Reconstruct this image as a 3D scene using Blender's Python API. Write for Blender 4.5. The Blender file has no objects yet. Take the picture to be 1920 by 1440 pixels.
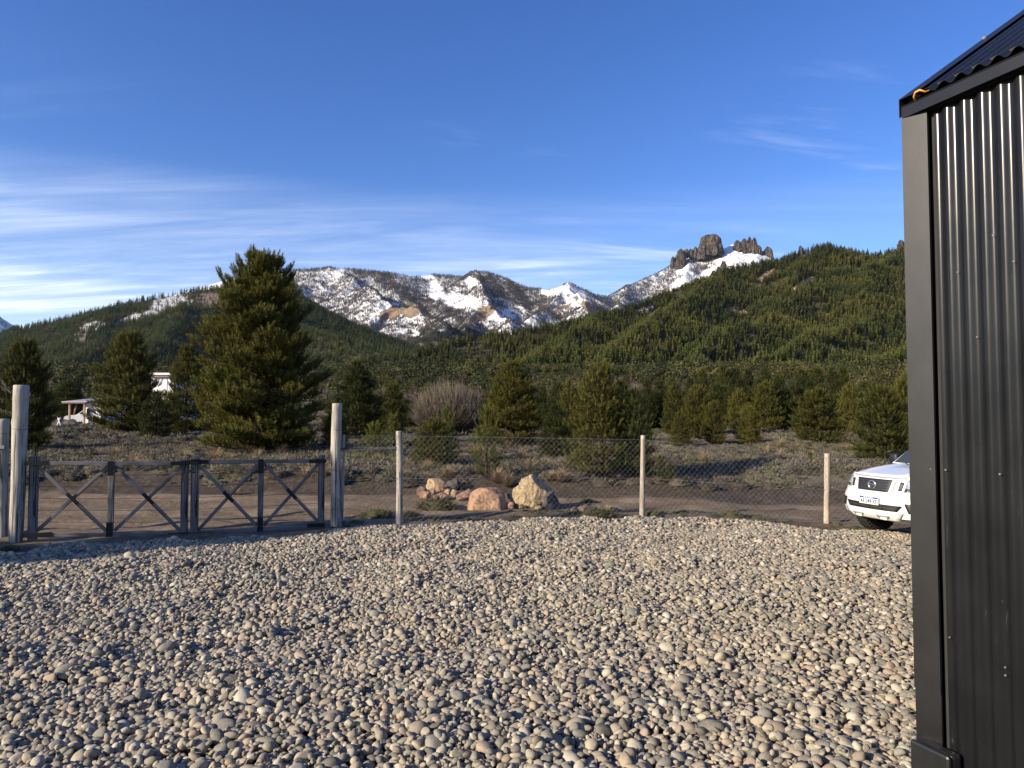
import bpy, bmesh, math, random
import numpy as np
from mathutils import Vector, Matrix, Euler

R = math.radians
scene = bpy.context.scene
COL = scene.collection

# ------------------------------------------------------------------ camera
CAM_H = 1.85
F_PX = 1331.0
PITCH = math.atan(54.0 / F_PX)
cam_data = bpy.data.cameras.new('camera')
cam = bpy.data.objects.new('camera', cam_data)
COL.objects.link(cam)
cam.location = (0, 0, CAM_H)
cam.rotation_euler = (R(90) + PITCH, 0, 0)
cam_data.sensor_width = 36.0
cam_data.lens = F_PX / 1920.0 * 36.0
cam_data.clip_start = 0.05
cam_data.clip_end = 20000
scene.camera = cam

# ------------------------------------------------------------------ sun and sky
SUN_EL, SUN_AZ_BEHIND = R(21), R(31)
S = Vector((-math.cos(SUN_AZ_BEHIND) * math.cos(SUN_EL), -math.sin(SUN_AZ_BEHIND) * math.cos(SUN_EL), math.sin(SUN_EL)))
sun_data = bpy.data.lights.new('sun', 'SUN')
sun_data.energy = 5.0
sun_data.angle = R(0.5)
sun_data.color = (1.0, 0.87, 0.68)
sun = bpy.data.objects.new('sun', sun_data)
COL.objects.link(sun)
sun.rotation_euler = S.to_track_quat('Z', 'Y').to_euler()
sun.location = (-20, -10, 30)

world = bpy.data.worlds.new('World')
scene.world = world
world.use_nodes = True
wn, wl = world.node_tree.nodes, world.node_tree.links
wn.clear()
w_out = wn.new('ShaderNodeOutputWorld')
w_bg = wn.new('ShaderNodeBackground')
w_bg.inputs['Strength'].default_value = 0.108
sky = wn.new('ShaderNodeTexSky')
sky.sky_type = 'NISHITA'
sky.sun_disc = False
sky.sun_elevation = SUN_EL
sky.sun_rotation = math.atan2(S.x, S.y)
sky.altitude = 900
sky.air_density = 1.0
sky.dust_density = 0.35
sky.ozone_density = 3.0
w_hs = wn.new('ShaderNodeHueSaturation')
w_hs.inputs['Hue'].default_value = 0.517
w_hs.inputs['Saturation'].default_value = 1.24
w_hs.inputs['Value'].default_value = 1.06
wl.new(sky.outputs[0], w_hs.inputs['Color'])
# thin cirrus: a high flat sheet, direction projected on it
w_tc = wn.new('ShaderNodeTexCoord')
w_sep = wn.new('ShaderNodeSeparateXYZ')
wl.new(w_tc.outputs['Generated'], w_sep.inputs[0])


def wmath(op, a, b=None, c=None, clamp=False):
    n = wn.new('ShaderNodeMath')
    n.operation = op
    n.use_clamp = clamp
    for i, v in enumerate((a, b, c)):
        if v is None:
            continue
        if isinstance(v, (int, float)):
            n.inputs[i].default_value = v
        else:
            wl.new(v, n.inputs[i])
    return n.outputs[0]


def wrange(v, a, b, c, d):
    n = wn.new('ShaderNodeMapRange')
    n.interpolation_type = 'SMOOTHSTEP'
    wl.new(v, n.inputs[0])
    for i, q in enumerate((a, b, c, d)):
        n.inputs[i + 1].default_value = q
    return n.outputs[0]


zz = wmath('MAXIMUM', w_sep.outputs[2], 0.0)
den = wmath('ADD', zz, 0.10)
cx = wmath('DIVIDE', w_sep.outputs[0], den)
cy = wmath('DIVIDE', w_sep.outputs[1], den)
w_comb = wn.new('ShaderNodeCombineXYZ')
wl.new(cx, w_comb.inputs[0])
wl.new(cy, w_comb.inputs[1])


def wnoise(scale, detail, rough, dist, rot, loc=(0, 0, 0)):
    m = wn.new('ShaderNodeMapping')
    m.inputs['Rotation'].default_value = (0, 0, R(rot))
    m.inputs['Location'].default_value = loc
    m.inputs['Scale'].default_value = scale
    wl.new(w_comb.outputs[0], m.inputs[0])
    n = wn.new('ShaderNodeTexNoise')
    n.inputs['Scale'].default_value = 1.0
    n.inputs['Detail'].default_value = detail
    n.inputs['Roughness'].default_value = rough
    n.inputs['Distortion'].default_value = dist
    wl.new(m.outputs[0], n.inputs['Vector'])
    return n.outputs['Fac']


streak = wnoise((0.7, 3.4, 1), 9, 0.64, 1.0, 6, (2.0, 1.0, 0))
fine = wnoise((1.6, 9.0, 1), 8, 0.6, 0.7, 12, (5.0, 3.0, 0))
broad = wnoise((0.32, 0.8, 1), 3, 0.5, 0.2, 4, (9.0, 4.3, 0))
band = wrange(w_sep.outputs[2], 0.315, 0.215, 0.0, 1.0)          # cirrus deck thickens towards the horizon
west = wrange(cx, 1.5, -0.5, 0.10, 1.0)                          # and towards the west (left)
amount = wmath('MULTIPLY', band, west)
c1 = wrange(streak, 0.30, 0.72, 0.0, 1.0)
c2 = wrange(fine, 0.30, 0.75, 0.35, 1.0)
c3 = wrange(broad, 0.32, 0.60, 0.25, 1.0)
dens = wmath('MULTIPLY', wmath('MULTIPLY', c1, c2), c3)
dens = wmath('ADD', wmath('MULTIPLY', dens, 1.5), wmath('MULTIPLY', c3, 0.40))
cover = wmath('MULTIPLY', dens, amount)
# isolated faint wisps higher up
wisp = wrange(wnoise((0.55, 2.2, 1), 6, 0.6, 0.6, -8, (1.2, 7.7, 0)), 0.56, 0.78, 0.0, 1.0)
wispband = wmath('MULTIPLY', wmath('MULTIPLY', wrange(w_sep.outputs[2], 0.44, 0.36, 0.0, 1.0), wrange(w_sep.outputs[2], 0.14, 0.24, 0.0, 1.0)), wrange(cx, -0.5, 0.4, 0.1, 1.0))
cover = wmath('ADD', cover, wmath('MULTIPLY', wmath('MULTIPLY', wisp, wispband), 0.5), clamp=True)
w_mix = wn.new('ShaderNodeMix')
w_mix.data_type = 'RGBA'
wl.new(wmath('MULTIPLY', cover, 0.85), w_mix.inputs[0])
wl.new(w_hs.outputs[0], w_mix.inputs[6])
w_mix.inputs[7].default_value = (5.9, 6.5, 7.7, 1)
wl.new(w_mix.outputs[2], w_bg.inputs['Color'])
wl.new(w_bg.outputs[0], w_out.inputs[0])

scene.view_settings.view_transform = 'Standard'
scene.view_settings.look = 'None'
scene.view_settings.exposure = 0.80
scene.view_settings.gamma = 1.0
scene.view_settings.use_curve_mapping = False
scene.render.engine = 'CYCLES'
scene.cycles.use_denoising = True
scene.cycles.max_bounces = 6
scene.cycles.diffuse_bounces = 3
scene.cycles.glossy_bounces = 3
scene.cycles.transmission_bounces = 4
scene.cycles.transparent_max_bounces = 8
scene.cycles.use_adaptive_sampling = True
scene.cycles.adaptive_threshold = 0.01

# ------------------------------------------------------------------ helpers
rng = np.random.default_rng(7)
random.seed(7)
CP, SP = math.cos(PITCH), math.sin(PITCH)


def ray(px, py):
    """direction (per metre of world Y) through a photo pixel (1920 wide)"""
    u, v = (px - 960) / F_PX, (720 - py) / F_PX
    y = CP - v * SP
    return u / y, (SP + v * CP) / y


def at(px, py, Y):
    a, b = ray(px, py)
    return Vector((a * Y, Y, CAM_H + b * Y))


def proj(X, Y, Z):
    dz = Z - CAM_H
    d = Y * CP + dz * SP
    v = -Y * SP + dz * CP
    return 960 + F_PX * X / d, 720 - F_PX * v / d


def tag(o, label=None, cat=None, group=None, kind=None):
    if label:
        o['label'] = label
    if cat:
        o['category'] = cat
    if group:
        o['group'] = group
    if kind:
        o['kind'] = kind
    return o


def empty(name, loc, rz=0.0):
    o = bpy.data.objects.new(name, None)
    o.location = loc
    o.rotation_euler = (0, 0, rz)
    o.empty_display_size = 0.2
    COL.objects.link(o)
    return o


def mk_mesh(name, V, F, mat=None, smooth=False, attrs=None):
    """V (N,3) array; F (M,3|4) array or list of index lists"""
    me = bpy.data.meshes.new(name)
    V = np.asarray(V, dtype=np.float32)
    if isinstance(F, np.ndarray):
        M, k = F.shape
        me.vertices.add(len(V))
        me.vertices.foreach_set('co', V.ravel())
        me.loops.add(M * k)
        me.loops.foreach_set('vertex_index', F.astype(np.int32).ravel())
        me.polygons.add(M)
        me.polygons.foreach_set('loop_start', np.arange(0, M * k, k, dtype=np.int32))
        me.polygons.foreach_set('loop_total', np.full(M, k, dtype=np.int32))
    else:
        me.from_pydata([tuple(map(float, v)) for v in V], [], F)
    if attrs:
        for nm, arr in attrs.items():
            arr = np.asarray(arr, dtype=np.float32)
            if arr.ndim == 1:
                a = me.attributes.new(nm, 'FLOAT', 'POINT')
                a.data.foreach_set('value', arr)
            else:
                a = me.attributes.new(nm, 'FLOAT_COLOR', 'POINT')
                a.data.foreach_set('color', arr.ravel())
    me.update(calc_edges=True)
    if smooth:
        me.polygons.foreach_set('use_smooth', np.ones(len(me.polygons), dtype=bool))
    if mat:
        me.materials.append(mat)
    return me


def link(name, me, parent=None, loc=None):
    o = bpy.data.objects.new(name, me)
    COL.objects.link(o)
    if parent:
        o.parent = parent
    if loc is not None:
        o.location = loc
    return o


def bm_obj(name, bm, mat, parent=None, smooth=False):
    me = bpy.data.meshes.new(name)
    bm.normal_update()
    bm.to_mesh(me)
    bm.free()
    if smooth:
        me.polygons.foreach_set('use_smooth', np.ones(len(me.polygons), dtype=bool))
    if mat:
        me.materials.append(mat)
    return link(name, me, parent)


def box_bm(bm, x0, x1, y0, y1, z0, z1, M=None, bevel=0.0):
    vs = [bm.verts.new((x, y, z)) for x in (x0, x1) for y in (y0, y1) for z in (z0, z1)]
    fs = [(0, 1, 3, 2), (4, 6, 7, 5), (0, 4, 5, 1), (2, 3, 7, 6), (0, 2, 6, 4), (1, 5, 7, 3)]
    faces = [bm.faces.new([vs[i] for i in f]) for f in fs]
    if bevel > 0:
        es = list({e for f in faces for e in f.edges})
        g = bmesh.ops.bevel(bm, geom=es, offset=bevel, segments=2, affect='EDGES', profile=0.5)
        vs = list({v for f in g['faces'] for v in f.verts} | {v for v in vs if v.is_valid})
    if M is not None:
        bmesh.ops.transform(bm, matrix=M, verts=[v for v in vs if v.is_valid])
    return bm


def axis_matrix(p0, p1, up=(0, 0, 1)):
    """local +Z from p0 to p1, origin at p0; local Y nearest to 'up'"""
    p0, p1 = Vector(p0), Vector(p1)
    z = (p1 - p0).normalized()
    u = Vector(up)
    if abs(z.dot(u)) > 0.98:
        u = Vector((0, 1, 0))
    x = u.cross(z).normalized()
    y = z.cross(x)
    m = Matrix((x, y, z)).transposed().to_4x4()
    m.translation = p0
    return m


def beam(name, p0, p1, wx, wy, mat, parent=None, up=(0, 0, 1), bevel=0.004):
    """squared timber along local Z"""
    L = (Vector(p1) - Vector(p0)).length
    bm = bmesh.new()
    box_bm(bm, -wx / 2, wx / 2, -wy / 2, wy / 2, 0, L, bevel=bevel)
    o = bm_obj(name, bm, mat, parent)
    o.matrix_world = axis_matrix(p0, p1, up)
    return o


def tube_arrays(pts, rad, n=6, cap=True):
    pts = np.asarray(pts, float)
    m = len(pts)
    rad = np.broadcast_to(np.asarray(rad, float), (m,))
    T = np.gradient(pts, axis=0)
    T /= np.linalg.norm(T, axis=1)[:, None] + 1e-9
    ref = np.array([0, 0, 1.0]) if abs(T[0, 2]) < 0.9 else np.array([1.0, 0, 0])
    U = np.cross(T, ref)
    U /= np.linalg.norm(U, axis=1)[:, None] + 1e-9
    W = np.cross(T, U)
    a = np.arange(n) / n * 2 * np.pi
    V = pts[:, None, :] + rad[:, None, None] * (np.cos(a)[None, :, None] * U[:, None, :] + np.sin(a)[None, :, None] * W[:, None, :])
    V = V.reshape(-1, 3)
    i, j = np.meshgrid(np.arange(m - 1), np.arange(n), indexing='ij')
    F = np.stack([i * n + j, i * n + (j + 1) % n, (i + 1) * n + (j + 1) % n, (i + 1) * n + j], -1).reshape(-1, 4)
    F = np.concatenate([F[:, [0, 1, 2]], F[:, [0, 2, 3]]])
    if cap:
        c0, c1 = len(V), len(V) + 1
        V = np.concatenate([V, pts[:1], pts[-1:]])
        jj = np.arange(n)
        F = np.concatenate([F, np.stack([np.full(n, c0), (jj + 1) % n, jj], -1),
                            np.stack([np.full(n, c1), (m - 1) * n + jj, (m - 1) * n + (jj + 1) % n], -1)])
    return V, F


class Bag:
    """collects triangle soups into one mesh"""

    def __init__(self):
        self.V, self.F, self.n, self.A = [], [], 0, []

    def add(self, V, F, a=None):
        self.V.append(V)
        self.F.append(F + self.n)
        self.n += len(V)
        if a is not None:
            self.A.append(np.broadcast_to(np.asarray(a, np.float32), (len(V),)))

    def mesh(self, name, mat, smooth=False, attr=None):
        at_ = {attr: np.concatenate(self.A)} if attr and self.A else None
        return mk_mesh(name, np.concatenate(self.V), np.concatenate(self.F), mat, smooth, at_)


_perm = np.random.default_rng(3).permutation(4096)


def _hash(ix, iy, seed):
    return _perm[(_perm[(ix + seed * 131) & 4095] + iy) & 4095] / 4095.0


def vnoise(x, y, seed=0):
    ix, iy = np.floor(x).astype(int), np.floor(y).astype(int)
    fx, fy = x - ix, y - iy
    fx, fy = fx * fx * fx * (fx * (fx * 6 - 15) + 10), fy * fy * fy * (fy * (fy * 6 - 15) + 10)
    a, b = _hash(ix, iy, seed), _hash(ix + 1, iy, seed)
    c, d = _hash(ix, iy + 1, seed), _hash(ix + 1, iy + 1, seed)
    return (a + (b - a) * fx) * (1 - fy) + (c + (d - c) * fx) * fy


def fbm(x, y, seed=0, octv=4, gain=0.5):
    s, a, t = 0, 1.0, 0
    for o in range(octv):
        s = s + a * (vnoise(x * 2 ** o, y * 2 ** o, seed + o) - 0.5)
        t += a
        a *= gain
    return s / t * 2          # about -1..1


def sstep(x, a, b):
    t = np.clip((x - a) / (b - a), 0, 1)
    return t * t * (3 - 2 * t)


# ------------------------------------------------------------------ materials
class NT:
    def __init__(self, name):
        self.m = bpy.data.materials.new(name)
        self.m.use_nodes = True
        self.n, self.l = self.m.node_tree.nodes, self.m.node_tree.links
        self.n.clear()
        self.out = self.n.new('ShaderNodeOutputMaterial')
        self.p = self.n.new('ShaderNodeBsdfPrincipled')
        self.l.new(self.p.outputs[0], self.out.inputs[0])

    def new(self, t, **kw):
        n = self.n.new(t)
        for k, v in kw.items():
            setattr(n, k, v)
        return n

    def set(self, sock, v):
        if isinstance(v, (int, float, tuple, list)):
            if isinstance(v, (tuple, list)) and len(v) == 3 and sock.type == 'RGBA':
                v = (*v, 1)
            sock.default_value = v
        else:
            self.l.new(v, sock)

    def math(self, op, a, b=0.0, clamp=False):
        n = self.new('ShaderNodeMath', operation=op, use_clamp=clamp)
        self.set(n.inputs[0], a)
        self.set(n.inputs[1], b)
        return n.outputs[0]

    def mix(self, f, a, b, blend='MIX'):
        n = self.new('ShaderNodeMix', data_type='RGBA', blend_type=blend)
        self.set(n.inputs[0], f)
        self.set(n.inputs[6], a)
        self.set(n.inputs[7], b)
        return n.outputs[2]

    def range(self, v, a, b, c=0.0, d=1.0):
        n = self.new('ShaderNodeMapRange', interpolation_type='SMOOTHSTEP')
        self.set(n.inputs[0], v)
        for i, q in enumerate((a, b, c, d)):
            n.inputs[i + 1].default_value = q
        return n.outputs[0]

    def coord(self, which='Object', scale=(1, 1, 1), offset=None):
        tc = self.new('ShaderNodeTexCoord')
        m = self.new('ShaderNodeMapping')
        m.inputs['Scale'].default_value = scale
        self.l.new(tc.outputs[which], m.inputs[0])
        if offset is not None:
            self.l.new(offset, m.inputs['Location'])
        return m.outputs[0]

    def noise(self, vec, scale, detail=4, rough=0.55, dist=0.0, out='Fac'):
        n = self.new('ShaderNodeTexNoise')
        n.inputs['Scale'].default_value = scale
        n.inputs['Detail'].default_value = detail
        n.inputs['Roughness'].default_value = rough
        n.inputs['Distortion'].default_value = dist
        if vec is not None:
            self.l.new(vec, n.inputs['Vector'])
        return n.outputs[out]

    def ramp(self, f, stops, interp='LINEAR'):
        n = self.new('ShaderNodeValToRGB')
        cr = n.color_ramp
        cr.interpolation = interp
        while len(cr.elements) < len(stops):
            cr.elements.new(0.5)
        for e, (p, c) in zip(cr.elements, stops):
            e.position = p
            e.color = (*c, 1)
        self.set(n.inputs[0], f)
        return n.outputs[0]

    def attr(self, name, kind='GEOMETRY', out='Fac'):
        n = self.new('ShaderNodeAttribute', attribute_name=name, attribute_type=kind)
        return n.outputs[out]

    def rand(self):
        return self.new('ShaderNodeObjectInfo').outputs['Random']

    def bump(self, h, strength=0.3, dist=0.01, normal=None):
        n = self.new('ShaderNodeBump')
        n.inputs['Strength'].default_value = strength
        n.inputs['Distance'].default_value = dist
        self.set(n.inputs['Height'], h)
        if normal is not None:
            self.l.new(normal, n.inputs['Normal'])
        return n.outputs[0]

    def fin(self, color=None, rough=0.8, metal=0.0, normal=None, spec=None, coat=None):
        p = self.p
        if color is not None:
            self.set(p.inputs['Base Color'], color)
        self.set(p.inputs['Roughness'], rough)
        self.set(p.inputs['Metallic'], metal)
        if normal is not None:
            self.l.new(normal, p.inputs['Normal'])
        if spec is not None:
            self.set(p.inputs['Specular IOR Level'], spec)
        if coat is not None:
            p.inputs['Coat Weight'].default_value = coat
            p.inputs['Coat Roughness'].default_value = 0.05
        return self.m


def m_plain(name, color, rough=0.6, metal=0.0, var=0.15, scale=8.0, spec=None, coat=None, bump=0.0):
    t = NT(name)
    v = t.coord('Object')
    n = t.noise(v, scale, 5, 0.6)
    c = t.mix(t.range(n, 0.3, 0.7), tuple(q * (1 - var) for q in color), tuple(min(1, q * (1 + var)) for q in color))
    nm = t.bump(t.noise(v, scale * 6, 4), bump, 0.004) if bump else None
    return t.fin(c, rough, metal, nm, spec, coat)


def m_foliage(name, dark, light, transl=0.25, attr='tint', stand=False):
    """needles / leaves: 'tint' 0..1 vertex attribute goes from old to young growth"""
    t = NT(name)
    a = t.attr(attr)
    rnd = t.rand()
    f = t.math('ADD', a, t.math('MULTIPLY', t.math('SUBTRACT', rnd, 0.5), 0.45), clamp=True)
    c = t.mix(f, dark, light)
    c = t.mix(t.math('MULTIPLY', t.math('FRACT', t.math('MULTIPLY', rnd, 7.3)), 0.16), c, (light[0] * 0.9, light[1] * 0.62, light[2] * 0.55))
    if stand:      # stands of different age and species
        loc = t.new('ShaderNodeObjectInfo').outputs['Location']
        s1 = t.range(t.noise(loc, 0.011, 3, 0.55, 0.6), 0.44, 0.60)
        c = t.mix(s1, t.mix(1.0, c, (0.62, 0.74, 0.80), 'MULTIPLY'), c)
        s2 = t.range(t.noise(loc, 0.05, 2, 0.5), 0.55, 0.75)
        c = t.mix(t.math('MULTIPLY', s2, 0.45), c, t.mix(1.0, c, (1.25, 1.0, 0.75), 'MULTIPLY'))
    t.fin(c, 0.6, 0.0, None, 0.12)
    tr = t.new('ShaderNodeBsdfTranslucent')
    t.set(tr.inputs[0], c)
    mx = t.new('ShaderNodeMixShader')
    mx.inputs[0].default_value = transl
    t.l.new(t.p.outputs[0], mx.inputs[1])
    t.l.new(tr.outputs[0], mx.inputs[2])
    t.l.new(mx.outputs[0], t.out.inputs[0])
    return t.m


def m_wood(name, base, dark, light, rough=0.85, grain=1.0):
    t = NT(name)
    v = t.coord('Object', (26 * grain, 26 * grain, 1.3), t.new('ShaderNodeObjectInfo').outputs['Location'])
    g = t.noise(v, 1.0, 7, 0.65, 0.6)
    v2 = t.coord('Object', (3, 3, 1.2), t.new('ShaderNodeObjectInfo').outputs['Location'])
    b = t.noise(v2, 1.7, 4, 0.6)
    crack = t.range(t.noise(t.coord('Object', (34, 34, 0.8)), 1.0, 3, 0.5, 0.8), 0.56, 0.63)
    c = t.mix(t.range(g, 0.25, 0.75), base, light)
    c = t.mix(t.range(b, 0.42, 0.72), c, t.mix(g, dark, base))
    c = t.mix(t.math('MULTIPLY', crack, 0.9), c, tuple(q * 0.22 for q in dark))
    kn = t.range(t.noise(t.coord('Object', (9, 9, 4.5)), 1.0, 2, 0.5, 0.2), 0.70, 0.76)
    c = t.mix(t.math('MULTIPLY', kn, 0.75), c, tuple(q * 0.4 for q in dark))
    h = t.math('SUBTRACT', g, t.math('MULTIPLY', crack, 0.8))
    return t.fin(c, rough, 0.0, t.bump(h, 0.55, 0.006), 0.25)
# ------------------------------------------------------------------ terrain heights
FENCE = [(-14.0, 7.9), (-7.3, 9.85), (-2.75, 10.95), (-1.85, 11.45), (2.25, 12.0), (5.15, 11.75), (9.0, 12.5), (16.0, 13.2)]
_fx, _fy = np.array([p[0] for p in FENCE]), np.array([p[1] for p in FENCE])


def fence_y(x):
    return np.interp(x, _fx, _fy)


def H(x, y):
    """height of the ground (everything but the far mountains)"""
    x, y = np.asarray(x, float), np.asarray(y, float)
    r = np.hypot(x, y)
    fy = fence_y(x)
    d = y - fy
    road_far = 16.3 - 0.07 * x
    out = sstep(d, -0.15, 0.5)
    h = -0.06 * out - 0.14 * sstep(x, 3.2, 6.0) * sstep(y, 6.5, 10.0) * (1 - sstep(y, 17, 20))
    ruts = 0.024 * np.sin((y + 0.05 * x + 0.25 * fbm(x * 0.3, y * 0.5, 7, 2)) * 5.2) + 0.045 * fbm(x * 0.8, y * 2.6, 5, 5)
    onroad = sstep(d, 0.3, 1.2) * (1 - sstep(y, road_far - 0.5, road_far + 0.2))
    h = h + onroad * ruts
    bank_h = 0.34 - 0.16 * sstep(x, 0.0, 7.0)
    bank = sstep(y + 0.35 * fbm(x * 0.5, y * 0.5, 11, 3), road_far - 0.1, road_far + 1.5)
    h = h + bank * bank_h
    e = np.clip(y - road_far - 1, 0, None)
    lin = np.where(e < 110, 0.0115 * e, 0.0115 * 110 + 0.052 * (e - 110))
    far_sm = lin + 6.0 * sstep(r, 150, 420)
    h = h + bank * far_sm
    bumps = 0.13 * fbm(x * 0.35, y * 0.35, 21, 4) + 0.30 * fbm(x * 0.06, y * 0.06, 31, 3) * sstep(e, 2, 25)
    h = h + bank * bumps + out * (1 - onroad) * 0.05 * fbm(x * 1.3, y * 1.3, 41, 3)
    # low swell on the right hand side of the moor
    h = h + bank * 0.5 * np.exp(-(((x - 8) / 9.0) ** 2 + ((y - 27) / 6.5) ** 2))
    back = sstep(-y, 0, 40) * sstep(r, 60, 900) * 20
    return h + back


def hit(px, py, ymax=600.0):
    """where the ray through a photo pixel meets the ground"""
    a, b = ray(px, py)
    Ys = np.concatenate([np.arange(2, 60, 0.02), np.arange(60, ymax, 0.25)])
    g = CAM_H + b * Ys - H(a * Ys, Ys)
    k = np.argmax(g < 0)
    if g[k] >= 0:
        k = len(Ys) - 1
    Y = float(Ys[k])
    return Vector((a * Y, Y, float(H(a * Y, Y))))


def polar_sheet(name, az, rs, hf, mat, attrf=None, smooth=True, wrap=False):
    A, Rr = np.meshgrid(az, rs, indexing='ij')
    X, Y = Rr * np.sin(A), Rr * np.cos(A)
    Z = hf(X, Y)
    na, nr = A.shape
    V = np.stack([X, Y, Z], -1).reshape(-1, 3)
    i, j = np.meshgrid(np.arange(na - (0 if wrap else 1)), np.arange(nr - 1), indexing='ij')
    i2 = (i + 1) % na
    F = np.stack([i * nr + j, i2 * nr + j, i2 * nr + j + 1, i * nr + j + 1], -1).reshape(-1, 4)
    F = F[:, ::-1]
    attrs = attrf(X, Y, Z) if attrf else None
    if attrs:
        attrs = {k: np.asarray(v).reshape(-1) for k, v in attrs.items()}
    me = mk_mesh(name, V, np.ascontiguousarray(F), mat, smooth, attrs)
    return link(name, me)


# ---- soil, moor and road material
t = NT('moor_soil')
v = t.coord('Object')
n1 = t.noise(v, 0.9, 6, 0.65)
n2 = t.noise(v, 9.0, 6, 0.7)
n3 = t.noise(v, 60.0, 4, 0.7)
soil = t.mix(t.range(n2, 0.3, 0.7), (0.075, 0.052, 0.036), (0.155, 0.112, 0.078))
grassy = t.mix(t.range(n3, 0.3, 0.7), (0.10, 0.082, 0.054), (0.215, 0.182, 0.120))
road_c = t.mix(t.range(n2, 0.3, 0.7), (0.115, 0.084, 0.054), (0.205, 0.155, 0.102))
road_c = t.mix(t.range(n1, 0.45, 0.7), road_c, (0.26, 0.20, 0.135))
c = t.mix(t.range(n1, 0.42, 0.6), soil, grassy)
c = t.mix(t.attr('road'), c, road_c)
c = t.mix(t.attr('bank'), c, t.mix(t.range(n2, 0.35, 0.7), (0.042, 0.033, 0.025), (0.105, 0.080, 0.058)))
c = t.mix(t.attr('yard'), c, t.mix(n2, (0.06, 0.052, 0.046), (0.12, 0.105, 0.09)))
nb = t.bump(n3, 0.5, 0.02, t.bump(n2, 0.8, 0.06))
M_SOIL = t.fin(c, 0.95, 0, nb, 0.15)


def ground_attr(X, Y, Z):
    d = Y - fence_y(X)
    rf = 16.3 - 0.07 * X
    w = 0.5 * fbm(X * 0.7, Y * 0.7, 61, 3)
    road = sstep(d + w, 0.1, 1.0) * (1 - sstep(Y + 0.5 * w, rf - 0.3, rf + 0.1))
    verge = sstep(X, -2.2, -0.8) * (1 - sstep(d + w, 1.2, 2.3)) * 0.85
    road = road * (1 - verge)
    bank = sstep(Y + w, rf - 0.2, rf + 0.2) * (1 - sstep(Y + 1.2 * w, rf + 1.0, rf + 2.2))
    yard = 1 - sstep(d, -0.1, 0.1)
    yard = yard * (np.hypot(X, Y) < 60)
    return {'road': road, 'bank': bank, 'yard': yard}


gr = np.concatenate([np.geomspace(0.4, 7, 26), np.linspace(7.1, 26, 240), np.geomspace(26.2, 5000, 150)])
ga = np.concatenate([np.linspace(R(-50), R(50), 420), np.linspace(R(50), R(310), 90)[1:-1]])
ground = polar_sheet('ground', ga, gr, H, M_SOIL, ground_attr, True, True)
tag(ground, 'brown soil of the yard, dirt track and heath reaching to the hills', None, None, 'structure')

# ------------------------------------------------------------------ mountains


class Range_:
    def __init__(self, ridges, K, D, noise, nscale, seed, soft=6.0):
        self.r = [np.array([list(at(px, py, Y)) for px, py, Y in pl]) for pl in ridges]
        self.K, self.D, self.na, self.ns, self.seed, self.soft = K, D, noise, nscale, seed, soft

    def h(self, X, Y):
        X, Y = np.asarray(X, float), np.asarray(Y, float)
        # domain warp so that spurs and gullies do not run ruler straight
        wx = X + 45 * fbm(X / 260, Y / 260, self.seed + 50, 3)
        wy = Y + 45 * fbm(X / 260, Y / 260, self.seed + 60, 3)
        cand, dmin = [], np.full(X.shape, 1e9)
        for k, pl in enumerate(self.r):
            best = np.full(X.shape, -1e9)
            xx, yy = (X, Y) if k == 0 else (wx, wy)
            for a, b in zip(pl[:-1], pl[1:]):
                ab = b[:2] - a[:2]
                tt = np.clip(((xx - a[0]) * ab[0] + (yy - a[1]) * ab[1]) / (ab @ ab), 0, 1)
                dd = np.hypot(xx - a[0] - tt * ab[0], yy - a[1] - tt * ab[1])
                hh = a[2] + (b[2] - a[2]) * tt - self.K * self.D * (1 - np.exp(-dd / self.D))
                best = np.maximum(best, hh)
                if k == 0:
                    dmin = np.minimum(dmin, dd)
            cand.append(best)
        m = np.max(cand, axis=0)
        s = sum(np.exp((q - m) / self.soft) for q in cand)
        z = m + self.soft * np.log(s) - self.soft * 0.2
        amp = self.na * np.clip(dmin / 160, 0.06, 1)
        rid = 1 - np.abs(fbm(X / self.ns, Y / self.ns, self.seed, 5))
        z = z + amp * (rid - 0.75) * 2.0 + amp * 0.35 * fbm(X / 40, Y / 40, self.seed + 9, 3)
        return z


# forested hill on the right
E = Range_([
    [(430, 742, 900), (560, 716, 980), (640, 692, 1000), (700, 675, 1040), (780, 660, 1080), (860, 643, 1130), (940, 628, 1180), (1020, 614, 1230),
     (1080, 606, 1270), (1130, 592, 1320), (1180, 578, 1370), (1240, 556, 1430), (1300, 532, 1480), (1350, 513, 1520), (1400, 501, 1560),
     (1450, 490, 1580), (1500, 477, 1600), (1550, 463, 1600), (1590, 472, 1590), (1640, 480, 1570), (1690, 470, 1540), (1760, 450, 1500),
     (1900, 425, 1450), (2150, 400, 1400), (2500, 420, 1300)],
    [(1130, 592, 1320), (1120, 622, 1100), (1070, 662, 880), (1010, 700, 680)],
    [(1330, 522, 1500), (1310, 556, 1300), (1250, 610, 1050), (1190, 660, 850), (1140, 695, 690)],
    [(1500, 477, 1600), (1490, 545, 1320), (1420, 610, 1050), (1330, 668, 820), (1290, 698, 690)],
    [(1640, 480, 1570), (1630, 560, 1200), (1560, 630, 940), (1500, 672, 780), (1440, 700, 680)],
    [(1900, 425, 1450), (1850, 560, 1100), (1760, 650, 800), (1700, 690, 680)],
], 0.62, 900, 16, 230, 3)

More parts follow.
